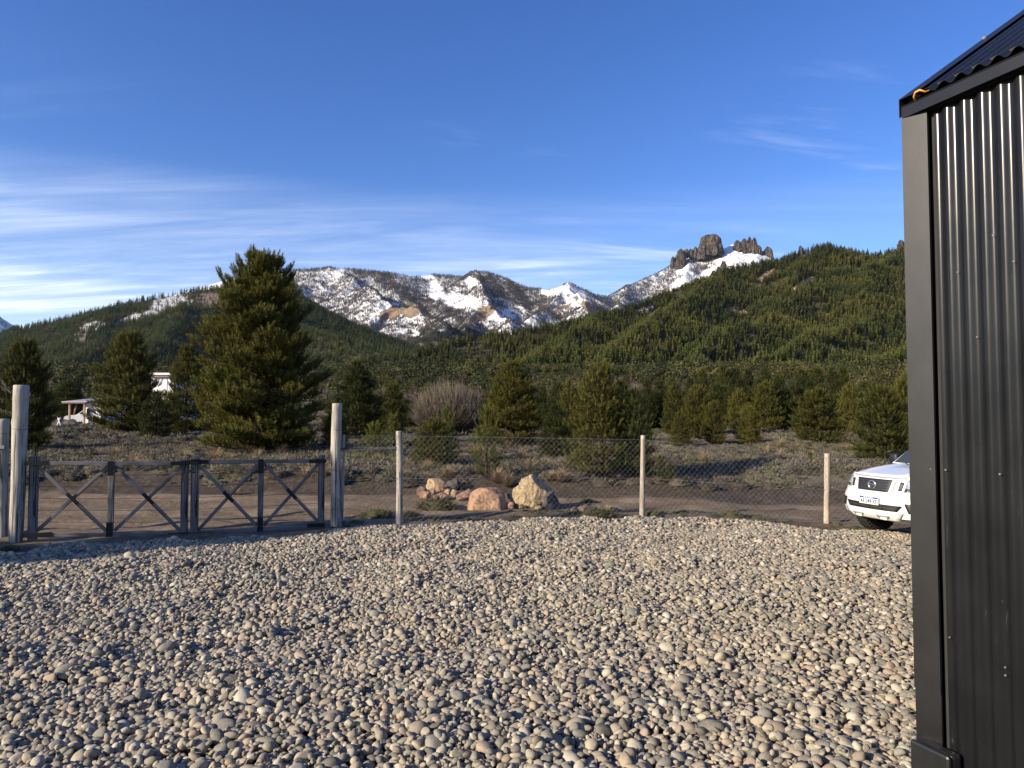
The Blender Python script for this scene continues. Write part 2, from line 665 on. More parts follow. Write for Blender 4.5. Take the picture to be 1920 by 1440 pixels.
# forested hill on the left
B = Range_([
    [(-700, 560, 2000), (-300, 640, 1980), (-100, 650, 1960), (0, 627, 1930), (100, 603, 1900), (200, 580, 1880), (270, 563, 1860), (330, 552, 1850),
     (400, 540, 1840), (450, 529, 1840), (500, 524, 1900)],
    [(450, 529, 1840), (520, 578, 1650), (580, 615, 1480), (660, 655, 1300), (730, 678, 1180), (800, 692, 1080)],
    [(230, 572, 1870), (190, 625, 1500), (130, 680, 1120), (70, 735, 800)],
    [(370, 545, 1845), (330, 610, 1450), (300, 670, 1100), (290, 730, 800)],
    [(30, 620, 1920), (-20, 680, 1250), (-60, 735, 820)],
], 0.60, 900, 15, 240, 13)

# snowy range with the rocky summit
C = Range_([
    [(300, 560, 2900), (440, 520, 3000), (530, 509, 3000), (570, 505, 3000), (620, 502, 3000), (680, 506, 3000), (740, 512, 3000), (770, 519, 3000),
     (810, 514, 3050), (870, 519, 3050), (885, 510, 3000), (910, 509, 3000), (950, 522, 2980), (990, 540, 2950), (1030, 543, 2900),
     (1060, 533, 2850), (1085, 537, 2850), (1115, 553, 2900), (1140, 556, 3000), (1180, 536, 3100), (1230, 513, 3200), (1262, 496, 3250),
     (1300, 480, 3300), (1330, 474, 3300), (1352, 468, 3300), (1374, 457, 3300), (1392, 462, 3300), (1412, 476, 3300), (1430, 474, 3300), (1455, 486, 3300), (1500, 492, 3300), (1600, 520, 3200)],
    [(620, 502, 3000), (665, 526, 2850), (705, 548, 2650), (745, 568, 2450), (775, 577, 2300), (805, 596, 2120), (830, 622, 1950), (850, 650, 1750)],
    [(745, 568, 2450), (712, 590, 2350), (690, 612, 2220), (690, 650, 2000)],
    [(890, 510, 3000), (900, 536, 2850), (912, 556, 2650), (925, 574, 2450), (950, 588, 2300), (985, 615, 2100)],
    [(925, 574, 2450), (880, 600, 2250), (860, 625, 2050)],
    [(1060, 533, 2850), (1082, 560, 2600), (1110, 580, 2400), (1145, 600, 2200)],
    [(1060, 533, 2850), (1030, 570, 2600), (1005, 600, 2400)],
    [(530, 509, 3000), (545, 560, 2600), (560, 600, 2300)],
    [(1300, 481, 3300), (1270, 540, 2900), (1200, 590, 2500)],
    [(1180, 536, 3100), (1165, 570, 2800), (1150, 600, 2500)],
    [(1430, 470, 3300), (1380, 530, 2900), (1330, 580, 2500)],
], 0.80, 900, 26, 190, 23)

# mountain seen at the very left edge
A_ = Range_([
    [(-900, 480, 3600), (-500, 500, 3600), (-200, 540, 3600), (-60, 572, 3600), (0, 579, 3600), (18, 588, 3600), (45, 612, 3600), (90, 660, 3500)],
    [(0, 579, 3600), (-10, 640, 3000)],
], 0.8, 900, 18, 190, 43)

# clearings on the forested hills: (px, py, rx, ry, tilt, kind) ; kind 1 = snow over slash, 2 = bare earth or rock, 3 = leafless scrub
CLEAR = [
    (318, 568, 48, 13, -0.18, 1), (372, 541, 26, 6, -0.1, 1), (285, 588, 26, 7, -0.1, 1), (243, 600, 30, 9, -0.35, 1), (172, 612, 26, 8, -0.25, 1), (150, 632, 22, 9, -0.4, 3),
    (390, 565, 40, 16, -0.15, 3), (1500, 537, 34, 7, -0.5, 2), (1462, 486, 22, 5, -0.3, 2), (1440, 515, 24, 6, -0.55, 2), (1372, 580, 20, 8, -0.4, 3), (1225, 592, 20, 6, -0.4, 3),
    (1475, 566, 12, 5, -0.4, 2), (1395, 585, 18, 5, -0.4, 2), (1350, 688, 40, 6, 0.0, 3), (1270, 694, 30, 6, 0.0, 3), (1600, 664, 70, 4, 0.0, 3), (1210, 580, 20, 4, -0.4, 1),
    (1355, 505, 26, 9, -0.6, 2), (1190, 690, 40, 5, 0.0, 3),
]


def clear_mask(px, py, kinds=(1, 2, 3)):
    m = np.zeros(np.shape(px))
    wob = 0.35 * fbm(px / 14, py / 7, 77, 3)
    for cx_, cy_, rx, ry, tl, k in CLEAR:
        if k not in kinds:
            continue
        dx, dy = px - cx_, py - cy_
        u = (dx * math.cos(tl) + dy * math.sin(tl)) / rx
        w = (-dx * math.sin(tl) + dy * math.cos(tl)) / ry
        m = np.maximum(m, 1 - sstep(np.hypot(u, w) + wob, 0.75, 1.1))
    return m


def hill_material(name, base_dark, base_light):
    t = NT(name)
    v = t.coord('Object')
    n1 = t.noise(v, 0.02, 6, 0.65)
    n2 = t.noise(v, 0.14, 5, 0.7)
    c = t.mix(t.range(n1, 0.35, 0.65), base_dark, base_light)
    bare = t.mix(t.range(n2, 0.35, 0.65), (0.20, 0.135, 0.085), (0.36, 0.27, 0.19))
    scrub = t.mix(t.range(n2, 0.35, 0.65), (0.10, 0.075, 0.06), (0.2, 0.155, 0.13))
    snow = t.mix(t.range(t.noise(v, 0.3, 5, 0.7), 0.47, 0.55), (0.10, 0.08, 0.065), (0.76, 0.78, 0.82))
    c = t.mix(t.attr('bare'), c, bare)
    c = t.mix(t.attr('scrub'), c, scrub)
    c = t.mix(t.attr('snow'), c, snow)
    return t.fin(c, 0.95, 0, t.bump(n2, 0.7, 4.0), 0.1)


def hill_attr(X, Y, Z):
    px, py = proj(X, Y, Z)
    return {'snow': clear_mask(px, py, (1,)), 'bare': clear_mask(px, py, (2,)), 'scrub': clear_mask(px, py, (3,))}


M_HILL = hill_material('forest_floor', (0.042, 0.040, 0.021), (0.082, 0.070, 0.040))


def hill_h(rg):
    return lambda X, Y: np.maximum(rg.h(X, Y), H(X, Y) - 4.0)


hill_right = polar_sheet('forest_hill', np.linspace(R(-22), R(48), 420), np.linspace(560, 2200, 270), hill_h(E), M_HILL, hill_attr)
tag(hill_right, 'pine covered hillside on the right below the rocky summit', None, None, 'structure')
hill_left = polar_sheet('forest_hill', np.linspace(R(-50), R(-4), 320), np.linspace(620, 3100, 290), hill_h(B), M_HILL, hill_attr)
tag(hill_left, 'dark pine covered hillside on the left with snowy clearings', None, None, 'structure')

t = NT('snow_and_scrub')
v = t.coord('Object')
n1 = t.noise(v, 0.010, 6, 0.65)
n2 = t.noise(v, 0.055, 6, 0.7)
n3 = t.noise(v, 0.2, 4, 0.7)
snow = t.mix(n2, (0.70, 0.71, 0.73), (0.78, 0.78, 0.78))
grass = t.mix(n2, (0.15, 0.10, 0.065), (0.30, 0.215, 0.14))
scrubc = t.mix(n3, (0.052, 0.049, 0.048), (0.125, 0.115, 0.11))
c = t.mix(t.range(t.math('ADD', t.attr('wood'), t.math('MULTIPLY', t.math('SUBTRACT', n3, 0.5), 1.1)), 0.45, 0.62), snow, scrubc)
c = t.mix(t.range(t.math('ADD', t.attr('brown'), t.math('MULTIPLY', t.math('SUBTRACT', t.noise(v, 0.09, 7, 0.75), 0.5), 2.6)), 0.50, 0.58), c, grass)
geo = t.new('ShaderNodeNewGeometry')
sepn = t.new('ShaderNodeSeparateXYZ')
t.l.new(geo.outputs['Normal'], sepn.inputs[0])
steep = t.range(t.math('ADD', sepn.outputs[2], t.math('MULTIPLY', t.math('SUBTRACT', n2, 0.5), 0.35)), 0.66, 0.56)
c = t.mix(steep, c, t.mix(n3, (0.07, 0.06, 0.055), (0.19, 0.16, 0.14)))
M_SNOW = t.fin(c, 0.85, 0, t.bump(n2, 0.6, 5.0), 0.2)


def ell(px, py, L, wobs=0.3, seed=0):
    m = np.zeros(np.shape(px))
    wob = wobs * fbm(px / 16, py / 10, 90 + seed, 4)
    for cx_, cy_, rx, ry, tl in L:
        dx, dy = px - cx_, py - cy_
        u = (dx * math.cos(tl) + dy * math.sin(tl)) / rx
        w = (-dx * math.sin(tl) + dy * math.cos(tl)) / ry
        m = np.maximum(m, 1 - sstep(np.hypot(u, w) + wob, 0.6, 1.15))
    return m


BROWN = [(735, 586, 32, 13, -0.35), (768, 582, 22, 14, 0.2), (905, 588, 32, 15, -0.5), (1105, 577, 26, 9, 0.55), (1050, 580, 24, 5, -0.5), (1345, 518, 14, 7, -0.9)]
OPEN_SNOW = [(635, 512, 10, 14, 0.6), (710, 590, 34, 7, -0.6), (860, 566, 44, 15, 0.2), (935, 592, 26, 14, 0.1), (815, 545, 16, 26, -0.2), (1040, 545, 30, 16, -0.1), (1075, 560, 30, 22, 0.5), (800, 520, 20, 6, 0.1),
             (1285, 506, 22, 10, -0.6), (1366, 480, 38, 20, -0.3), (1400, 480, 36, 16, 0.1), (1280, 525, 30, 8, -0.6), (1325, 515, 50, 9, -0.5), (770, 625, 26, 8, 0.2), (885, 530, 14, 10, 0.3)]
DENSE = [(700, 512, 60, 12, 0.25), (740, 540, 60, 16, 0.6), (840, 600, 90, 30, 0.5), (800, 640, 120, 26, 0.0), (640, 620, 120, 26, 0.35), (870, 520, 60, 8, 0.1), (950, 545, 50, 22, 0.5), (1000, 565, 22, 30, 0.3), (950, 515, 45, 10, 0.35), (580, 505, 40, 5, 0)]


def snow_attr(X, Y, Z):
    px, py = proj(X, Y, Z)
    br = ell(px, py, BROWN, 0.35, 1)
    wood = np.clip(0.37 + 0.18 * ell(px, py, DENSE, 0.5, 2) + 0.34 * fbm(X / 60, Y / 60, 71, 5) - 0.5 * ell(px, py, OPEN_SNOW, 0.45, 3), 0, 0.64)
    foot = sstep(py, 622, 640)
    return {'brown': br * (1 - foot), 'wood': np.maximum(wood, foot)}


def c_h(X, Y):
    return np.maximum(C.h(X, Y) - 0.6 * np.clip(1820 - Y, 0, None), H(X, Y) - 6)


snow_mountain = polar_sheet('snowy_mountain', np.linspace(R(-26), R(26), 560), np.linspace(1450, 3800, 340), c_h, M_SNOW, snow_attr)
tag(snow_mountain, 'snow covered mountain range with bare woods below the summit rocks', None, None, 'structure')
far_mountain = polar_sheet('snowy_mountain', np.linspace(R(-52), R(-30), 140), np.linspace(2900, 4300, 100), lambda X, Y: np.maximum(A_.h(X, Y), 20), M_SNOW,
                           lambda X, Y, Z: {'brown': X * 0, 'wood': 0.45 + 0.3 * fbm(X / 90, Y / 90, 75, 4)})
tag(far_mountain, 'distant snowy mountain at the far left edge of the view', None, None, 'structure')

# ---- summit rocks
t = NT('summit_rock')
v = t.coord('Object')
n1 = t.noise(v, 0.035, 6, 0.7)
n2 = t.noise(t.coord('Object', (1, 1, 0.35)), 0.16, 6, 0.75)
c = t.mix(t.range(n2, 0.3, 0.7), (0.062, 0.053, 0.047), (0.20, 0.165, 0.14))
c = t.mix(t.range(n1, 0.60, 0.74), c, (0.30, 0.15, 0.085))
geo = t.new('ShaderNodeNewGeometry')
sepn = t.new('ShaderNodeSeparateXYZ')
t.l.new(geo.outputs['Normal'], sepn.inputs[0])
c = t.mix(t.range(t.math('ADD', sepn.outputs[2], t.math('MULTIPLY', t.math('SUBTRACT', n2, 0.5), 0.8)), 0.80, 0.95), c, (0.75, 0.77, 0.8))
crk = t.noise(t.coord('Object', (1, 1, 0.22)), 0.10, 4, 0.6, 1.2)
crk = t.range(t.math('ABSOLUTE', t.math('SUBTRACT', crk, 0.5)), 0.035, 0.0)
c = t.mix(t.math('MULTIPLY', crk, 0.7), c, (0.025, 0.022, 0.02))
M_SUMMIT = t.fin(c, 0.95, 0, t.bump(t.math('SUBTRACT', n2, crk), 1.0, 11.0), 0.1)


def tower_bm(bm, px, pyt, pyb, hw, Y, seed, top=0.6, lean=0.0, depth=1.0):
    """craggy buttress: stacked wobbly rings"""
    rr = np.random.default_rng(seed)
    b, tpt = at(px, pyb, Y), at(px, pyt, Y)
    w = hw / F_PX * Y
    n, m = 36, 22
    rows = []
    hh = tpt.z - b.z
    ph = rr.uniform(0, 99)
    for k in range(m):
        s = k / (m - 1)
        rad = w * (1 - (1 - top) * s ** 1.4)
        if s > 0.72:
            rad *= math.sqrt(max(0.02, 1 - ((s - 0.72) / 0.285) ** 2))
        row = []
        for q in range(n):
            a = q / n * 2 * math.pi
            ca, sa = math.cos(a), math.sin(a)
            crag = fbm(np.array([ca * 2.4 + ph]), np.array([sa * 2.4 + s * 1.1]), seed, 4)[0]
            fine = fbm(np.array([ca * 7 + ph]), np.array([sa * 7 + s * 5]), seed + 5, 3)[0]
            rq = rad * (1 + 0.42 * crag + 0.22 * fine)
            row.append(bm.verts.new((b.x + rq * ca + lean * w * s, b.y + rq * sa * depth, b.z - 18 + (hh + 18) * s * (1 + 0.10 * crag * s) + hh * 0.10 * fine)))
        rows.append(row)
    for k in range(m - 1):
        for q in range(n):
            bm.faces.new((rows[k][q], rows[k][(q + 1) % n], rows[k + 1][(q + 1) % n], rows[k + 1][q]))
    bm.faces.new(rows[-1])


ROCKS = [
    ('great square rock tower highest on the summit ridge', [(1332, 442, 476, 21, 3250, 1, 0.76, 0.04), (1318, 457, 480, 10, 3240, 2, 0.7, 0.0), (1347, 455, 474, 9, 3245, 3, 0.7, 0.0)]),
    ('leaning rock tooth left of the square rock tower', [(1272, 468, 500, 10, 3230, 4, 0.5, 0.5), (1281, 470, 494, 6, 3235, 5, 0.5, 0.2), (1262, 482, 503, 6, 3230, 6, 0.5, 0.2)]),
    ('small jagged rocks on the saddle beside the square tower', [(1288, 467, 476, 4, 3255, 7, 0.7, 0.0), (1296, 467, 476, 5, 3255, 8, 0.7, 0.0), (1304, 463, 478, 5, 3255, 9, 0.7, 0.0)]),
    ('wide craggy rock group right of the square tower', [(1383, 451, 468, 9, 3260, 10, 0.5, 0.0), (1396, 448, 474, 9, 3255, 11, 0.5, 0.0), (1406, 446, 480, 8, 3252, 21, 0.5, 0.0), (1414, 447, 480, 8, 3250, 12, 0.45, 0.0), (1421, 461, 482, 9, 3245, 13, 0.5, 0.0)]),
    ('round rock knob at the right end of the summit ridge', [(1440, 464, 486, 10, 3260, 14, 0.5, 0.0), (1431, 471, 486, 7, 3255, 15, 0.5, 0.0)]),
    ('low dark rock rib sticking up in front of the summit snow', [(1357, 490, 512, 8, 2950, 16, 0.5, 0.0), (1348, 500, 520, 8, 2950, 17, 0.5, 0.0), (1338, 508, 528, 8, 2950, 20, 0.5, 0.0)]),
    ('brown rock tip on the hill crest beside the metal shed', [(1690, 452, 474, 10, 1560, 18, 0.6, 0.0)]),
    ('small rock on the wooded crest below the summit', [(1501, 461, 476, 5, 1600, 19, 0.7, 0.0)]),
]
for lab, parts in ROCKS:
    bm = bmesh.new()
    for px_, t_, b_, hw_, Y_, sd_, tp_, ln_ in parts:
        tower_bm(bm, px_, t_, b_, hw_, Y_, sd_, tp_, ln_)
    o = bm_obj('summit_rock', bm, M_SUMMIT, None, False)
    tag(o, lab, None, None, 'structure')
# ------------------------------------------------------------------ scattering (geometry nodes, for what nobody can count)
def scatter(name, P, rot, scl, idx, protos, label, cat, tint=None):
    """instances of the meshes 'protos' on the points P"""
    N = len(P)
    me = bpy.data.meshes.new(name)
    me.vertices.add(N)
    me.vertices.foreach_set('co', np.asarray(P, np.float32).ravel())
    a = me.attributes.new('rot', 'FLOAT_VECTOR', 'POINT')
    rot = np.asarray(rot, np.float32)
    if rot.ndim == 1:
        rot = np.stack([rot * 0, rot * 0, rot], -1)
    a.data.foreach_set('vector', np.ascontiguousarray(rot).ravel())
    a = me.attributes.new('scl', 'FLOAT_VECTOR', 'POINT')
    scl = np.asarray(scl, np.float32)
    if scl.ndim == 1:
        scl = np.repeat(scl[:, None], 3, 1)
    a.data.foreach_set('vector', np.ascontiguousarray(scl).ravel())
    a = me.attributes.new('pick', 'INT', 'POINT')
    a.data.foreach_set('value', np.asarray(idx, np.int32))
    col = bpy.data.collections.new(name + '_kinds')
    for k, pm in enumerate(protos):
        po = bpy.data.objects.new('%s_kind' % name, pm)
        col.objects.link(po)
    o = link(name, me)
    ng = bpy.data.node_groups.new(name + '_scatter', 'GeometryNodeTree')
    ng.interface.new_socket('Geometry', in_out='INPUT', socket_type='NodeSocketGeometry')
    ng.interface.new_socket('Geometry', in_out='OUTPUT', socket_type='NodeSocketGeometry')
    n, l = ng.nodes, ng.links
    gi, go = n.new('NodeGroupInput'), n.new('NodeGroupOutput')
    ip = n.new('GeometryNodeInstanceOnPoints')
    ci = n.new('GeometryNodeCollectionInfo')
    ci.inputs['Collection'].default_value = col
    ci.inputs['Separate Children'].default_value = True
    ci.inputs['Reset Children'].default_value = True
    ip.inputs['Pick Instance'].default_value = True

    def na(nm, ty):
        q = n.new('GeometryNodeInputNamedAttribute')
        q.data_type = ty
        q.inputs['Name'].default_value = nm
        return next(s for s in q.outputs if s.enabled and s.name == 'Attribute')
    l.new(gi.outputs[0], ip.inputs['Points'])
    l.new(ci.outputs[0], ip.inputs['Instance'])
    l.new(na('pick', 'INT'), ip.inputs['Instance Index'])
    e2r = n.new('FunctionNodeEulerToRotation')
    l.new(na('rot', 'FLOAT_VECTOR'), e2r.inputs[0])
    l.new(e2r.outputs[0], ip.inputs['Rotation'])
    l.new(na('scl', 'FLOAT_VECTOR'), ip.inputs['Scale'])
    l.new(ip.outputs[0], go.inputs[0])
    md = o.modifiers.new('scatter', 'NODES')
    md.node_group = ng
    tag(o, label, cat, None, 'stuff')
    return o


# ------------------------------------------------------------------ far trees
M_PINE_R = m_foliage('pine_needles_far', (0.058, 0.072, 0.018), (0.200, 0.200, 0.047), 0.28, 'tint', True)
M_PINE_L = m_foliage('pine_needles_bluish', (0.058, 0.078, 0.028), (0.160, 0.182, 0.060), 0.28, 'tint', True)  # bluer, slightly darker green than on the right hill
M_BARE = m_plain('bare_twigs_far', (0.118, 0.106, 0.103), 0.9, 0, 0.25, 0.3)
M_SCRUB = m_foliage('scrub_leaves', (0.028, 0.030, 0.011), (0.110, 0.104, 0.036), 0.1, 'tint', True)
M_SCRUB_BARE = m_plain('bare_scrub', (0.17, 0.125, 0.105), 0.9, 0, 0.25, 0.5)


def far_conifer(seed, mat, slim=1.0, n=150, name='conifer'):
    """unit high conifer: many small drooping sprays round a cone"""
    r = np.random.default_rng(seed)
    z = r.uniform(0.06, 1, n) ** 0.85
    prof = (1 - z) ** 0.75 * (0.55 + 0.45 * np.sin(z * 3.0 + 0.5)) * 0.30 * slim
    prof *= r.uniform(0.55, 1.15, n)
    a = r.uniform(0, 2 * np.pi, n)
    base = np.stack([0.25 * prof * np.cos(a), 0.25 * prof * np.sin(a), z + 0.03], -1)
    sz = 0.055 + 0.08 * (1 - z) * r.uniform(0.6, 1.2, n)
    tip = np.stack([prof * np.cos(a), prof * np.sin(a), z + r.uniform(-0.02, 0.05, n)], -1)
    side = np.stack([-np.sin(a), np.cos(a), r.uniform(-0.3, 0.3, n)], -1) * sz[:, None] * 0.75
    mid = base * 0.35 + tip * 0.65
    V = np.stack([base, mid + side, tip, mid - side + [0, 0, 0.01]], 1).reshape(-1, 3)
    k = np.arange(n)[:, None] * 4
    F = np.concatenate([k + [0, 1, 2], k + [0, 2, 3]])
    tint = np.repeat(np.clip(r.uniform(0, 1, n) * 0.7 + 0.3 * z, 0, 1), 4)
    b = Bag()
    b.add(V, F, tint)
    tv, tf = tube_arrays([(0, 0, -0.08), (0, 0, 0.9)], [0.02, 0.004], 4)
    b.add(tv, tf, 0.0)
    return b.mesh(name, mat, False, 'tint')


def far_round(seed, mat, n=540, name='scrub'):
    """unit rounded bush of several lumps"""
    r = np.random.default_rng(seed)
    b = Bag()
    lumps = [(r.uniform(-0.35, 0.35), r.uniform(-0.35, 0.35), r.uniform(0.25, 0.75), r.uniform(0.22, 0.36)) for _ in range(6)]
    per = n // 6
    for x, y, z, rad in lumps:
        d = r.normal(size=(per, 3))
        d /= np.linalg.norm(d, axis=1)[:, None]
        c = np.array([x, y, z]) + d * rad * r.uniform(0.6, 1.05, (per, 1))
        u = np.cross(d, r.normal(size=(per, 3)))
        u /= np.linalg.norm(u, axis=1)[:, None]
        w = np.cross(d, u)
        s = r.uniform(0.03, 0.06, (per, 1))
        V = np.stack([c - u * s, c + u * s, c + w * s * 1.3 + d * s * 0.7], 1).reshape(-1, 3)
        F = np.arange(per * 3).reshape(-1, 3)
        b.add(V, F, np.repeat(r.uniform(0, 1, per), 3))
    return b.mesh(name, mat, False, 'tint')


def far_bare(seed, mat, n=46, name='bare_tree', spread=0.33):
    """unit leafless tree: trunk and upward twigs"""
    r = np.random.default_rng(seed)
    b = Bag()
    tv, tf = tube_arrays([(0, 0, -0.1), (0.02, 0.01, 0.5), (0, 0, 0.95)], [0.03, 0.02, 0.005], 3, False)
    b.add(tv, tf)
    z0 = r.uniform(0.1, 0.7, n)
    a = r.uniform(0, 2 * np.pi, n)
    L = r.uniform(0.2, 0.5, n) * (1.1 - z0 * 0.7)
    el = r.uniform(0.5, 1.2, n)
    p0 = np.stack([0 * a, 0 * a, z0], -1)
    d = np.stack([np.cos(a) * np.cos(el), np.sin(a) * np.cos(el), np.sin(el)], -1)
    p1 = p0 + d * L[:, None]
    p1[:, :2] *= spread / 0.33
    w = np.stack([-np.sin(a), np.cos(a), 0 * a], -1) * 0.016
    V = np.stack([p0 - w, p0 + w, p1], 1).reshape(-1, 3)
    b.add(V, np.arange(n * 3).reshape(-1, 3))
    return b.mesh(name, mat)


FAR_R = [far_conifer(k, M_PINE_R, 1.0 + 0.15 * (k % 3), 150) for k in range(4)]
FAR_L = [far_conifer(10 + k, M_PINE_L, 0.9 + 0.12 * (k % 3), 130) for k in range(4)]
FAR_BARE = [far_bare(20 + k, M_BARE) for k in range(4)]
FAR_SCRUB = [far_round(30 + k, M_SCRUB) for k in range(4)]
FAR_SCRUB_BARE = [far_bare(40 + k, M_SCRUB_BARE, 90, 'bare_scrub', 0.5) for k in range(2)]


def spread_polar(n, az0, az1, r0, r1, seed, power=1.0):
    r = np.random.default_rng(seed)
    az = r.uniform(R(az0), R(az1), n)
    q = r.uniform(0, 1, n) ** power
    rr = np.sqrt(r0 ** 2 + q * (r1 ** 2 - r0 ** 2))
    return rr * np.sin(az), rr * np.cos(az), r


def plant(name, X, Y, Zf, r, keep, height, protos, label, cat, widen=(0.9, 1.2), sink=0.3):
    Z = Zf(X, Y)
    px, py = proj(X, Y, Z)
    k = keep(X, Y, Z, px, py, r)
    X, Y, Z = X[k], Y[k], Z[k]
    n = len(X)
    h = height(X, Y, r, n)
    w = h * r.uniform(*widen, n)
    return scatter(name, np.stack([X, Y, Z - sink], -1), r.uniform(0, 6.28, n), np.stack([w, w, h], -1), r.integers(0, len(protos), n), protos, label, cat)


def keep_E(X, Y, Z, px, py, r):
    ok = r.uniform(0, 1, len(X)) > 0.90 * clear_mask(px, py)
    gap = fbm(X / 60, Y / 60, 81, 3) > 0.42          # natural glades
    ok &= ~(gap & (r.uniform(0, 1, len(X)) < 0.75))
    ok &= (px > -150) & (px < 2000)
    ok &= E.h(X, Y) > H(X, Y) - 3
    return ok


hE, hB = hill_h(E), hill_h(B)
X, Y, r = spread_polar(66000, -20, 45, 585, 1930, 101, 0.9)
plant('pine_forest', X, Y, hE, r, keep_E, lambda X, Y, r, n: r.uniform(11.5, 18, n) * (0.8 + 0.35 * vnoise(X / 70, Y / 70, 5)), FAR_R,
      'olive green pine forest covering the hillside on the right', 'forest', (0.72, 1.0))


def keep_B(X, Y, Z, px, py, r):
    ok = r.uniform(0, 1, len(X)) > 0.82 * clear_mask(px, py)
    ok &= (px > -200) & (px < 900)
    ok &= (B.h(X, Y) > H(X, Y) - 3)
    ok &= hB(X, Y) > hE(X, Y) - 2
    return ok


X, Y, r = spread_polar(56000, -44, -4, 640, 2750, 102, 0.9)
plant('pine_forest', X, Y, hB, r, keep_B, lambda X, Y, r, n: r.uniform(11, 18, n), FAR_L, 'dark green pine forest covering the hillside on the left', 'forest', (0.72, 1.0))

X, Y, r = spread_polar(210000, -18, 19, 1700, 3380, 103)


def keep_C(X, Y, Z, px, py, r):
    op = ell(px, py, OPEN_SNOW, 0.35, 3)
    br = ell(px, py, BROWN, 0.35, 1)
    de = ell(px, py, DENSE, 0.4, 2)
    p = np.clip(0.64 + 0.5 * de + 0.6 * fbm(X / 80, Y / 80, 73, 5), 0.05, 1) * (1 - 0.93 * np.clip(op * 1.1, 0, 1)) * (1 - 0.93 * br)
    p *= np.where((px > 1345) & (py < 505), 0.3, 1.0)
    return (r.uniform(0, 1, len(X)) < p) & (px > 280) & (px < 1480)


plant('bare_forest', X, Y, c_h, r, keep_C, lambda X, Y, r, n: r.uniform(7, 13, n), FAR_BARE, 'grey leafless woods standing in the snow of the mountain range', 'forest', (0.9, 1.4), 0.2)

# dark conifers at the foot of the snowy range
X, Y, r = spread_polar(16000, -16, 2, 1250, 2400, 104)
plant('pine_forest', X, Y, c_h, r, lambda X, Y, Z, px, py, r: (py > 624 + 16 * fbm(px / 30, px / 30, 8, 2)) & (px > 540) & (px < 930) & (r.uniform(0, 1, len(X)) < 0.8), lambda X, Y, r, n: r.uniform(8, 15, n), FAR_L,
      'shaded conifers at the foot of the snowy range', 'forest')

# scrub belt and young pines between the moor and the hills
X, Y, r = spread_polar(9500, -34, 40, 75, 690, 105, 0.7)


def keep_belt(X, Y, Z, px, py, r):
    ok = (px > -60) & (px < 1990)
    ok &= ~((px < 640) & (np.hypot(X, Y) < 120))
    ok &= fbm(X / 25, Y / 25, 82, 3) < 0.32
    return ok


plant('scrub', X, Y, H, r, keep_belt, lambda X, Y, r, n: r.uniform(2.2, 4.6, n) * (0.8 + 1.1 * sstep(np.hypot(X, Y), 120, 450)) * (0.45 + 1.1 * vnoise(X / 22, Y / 22, 6)), FAR_SCRUB, 'dark evergreen scrub filling the flat ground before the hills', 'scrub', (0.9, 1.5))
X, Y, r = spread_polar(4200, -34, 40, 90, 700, 106, 0.9)
plant('bare_scrub', X, Y, H, r, lambda X, Y, Z, px, py, r: keep_belt(X, Y, Z, px, py, r) & (fbm(X / 60, Y / 60, 84, 2) > -0.1), lambda X, Y, r, n: r.uniform(2.5, 5.5, n), FAR_SCRUB_BARE,
      'pinkish grey leafless scrub between the evergreen bushes', 'scrub', (1.1, 1.7))
X, Y, r = spread_polar(4200, -34, 40, 85, 690, 107, 0.9)
plant('young_pine_wood', X, Y, H, r, lambda X, Y, Z, px, py, r: keep_belt(X, Y, Z, px, py, r) & (fbm(X / 45, Y / 45, 85, 2) > -0.25), lambda X, Y, r, n: r.uniform(3.0, 6.0, n) * (0.9 + 1.1 * sstep(np.hypot(X, Y), 200, 600)), FAR_R,
      'young pines scattered through the scrub before the hills', 'forest', (1.0, 1.6))
# leafless scrub in the bare bands of the hill
X, Y, r = spread_polar(5000, -10, 35, 590, 1600, 108)
plant('bare_scrub', X, Y, hE, r, lambda X, Y, Z, px, py, r: r.uniform(0, 1, len(X)) < clear_mask(px, py, (3,)), lambda X, Y, r, n: r.uniform(3, 6, n), FAR_SCRUB_BARE, 'pinkish leafless scrub in gaps of the hillside forest', 'scrub', (1.1, 1.7))

# ------------------------------------------------------------------ pines one can tell apart
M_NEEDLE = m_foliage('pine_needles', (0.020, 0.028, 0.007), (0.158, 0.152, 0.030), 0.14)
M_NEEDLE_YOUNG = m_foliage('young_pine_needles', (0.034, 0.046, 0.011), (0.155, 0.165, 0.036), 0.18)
M_NEEDLE_DARK = m_foliage('shaded_pine_needles', (0.016, 0.024, 0.008), (0.075, 0.085, 0.022), 0.12)  # deep green with the shade of the dense rows put into the colour
M_BARK = m_plain('pine_bark', (0.055, 0.038, 0.028), 0.95, 0, 0.35, 14.0, 0.1, None, 0.6)


def foxtail(n=26, seed=0, ang=(34, 78), ln=0.50, w=0.031):
    r = np.random.default_rng(seed)
    tt = np.sort(r.uniform(0.0, 1.0, n)) ** 0.8
    a = np.arange(n) * 2.39996 + r.uniform(-0.3, 0.3, n)
    th = np.radians(r.uniform(*ang, n)) * (1 - 0.55 * tt)
    L = ln * r.uniform(0.75, 1.15, n)
    d = np.stack([np.sin(th) * np.cos(a), np.sin(th) * np.sin(a), np.cos(th)], -1)
    p = np.stack([0 * tt, 0 * tt, tt * 0.85], -1)
    s = np.stack([-np.sin(a), np.cos(a), 0 * a], -1) * w
    V = np.stack([p - s, p + s, p + d * L[:, None]], 1)
    return V, tt


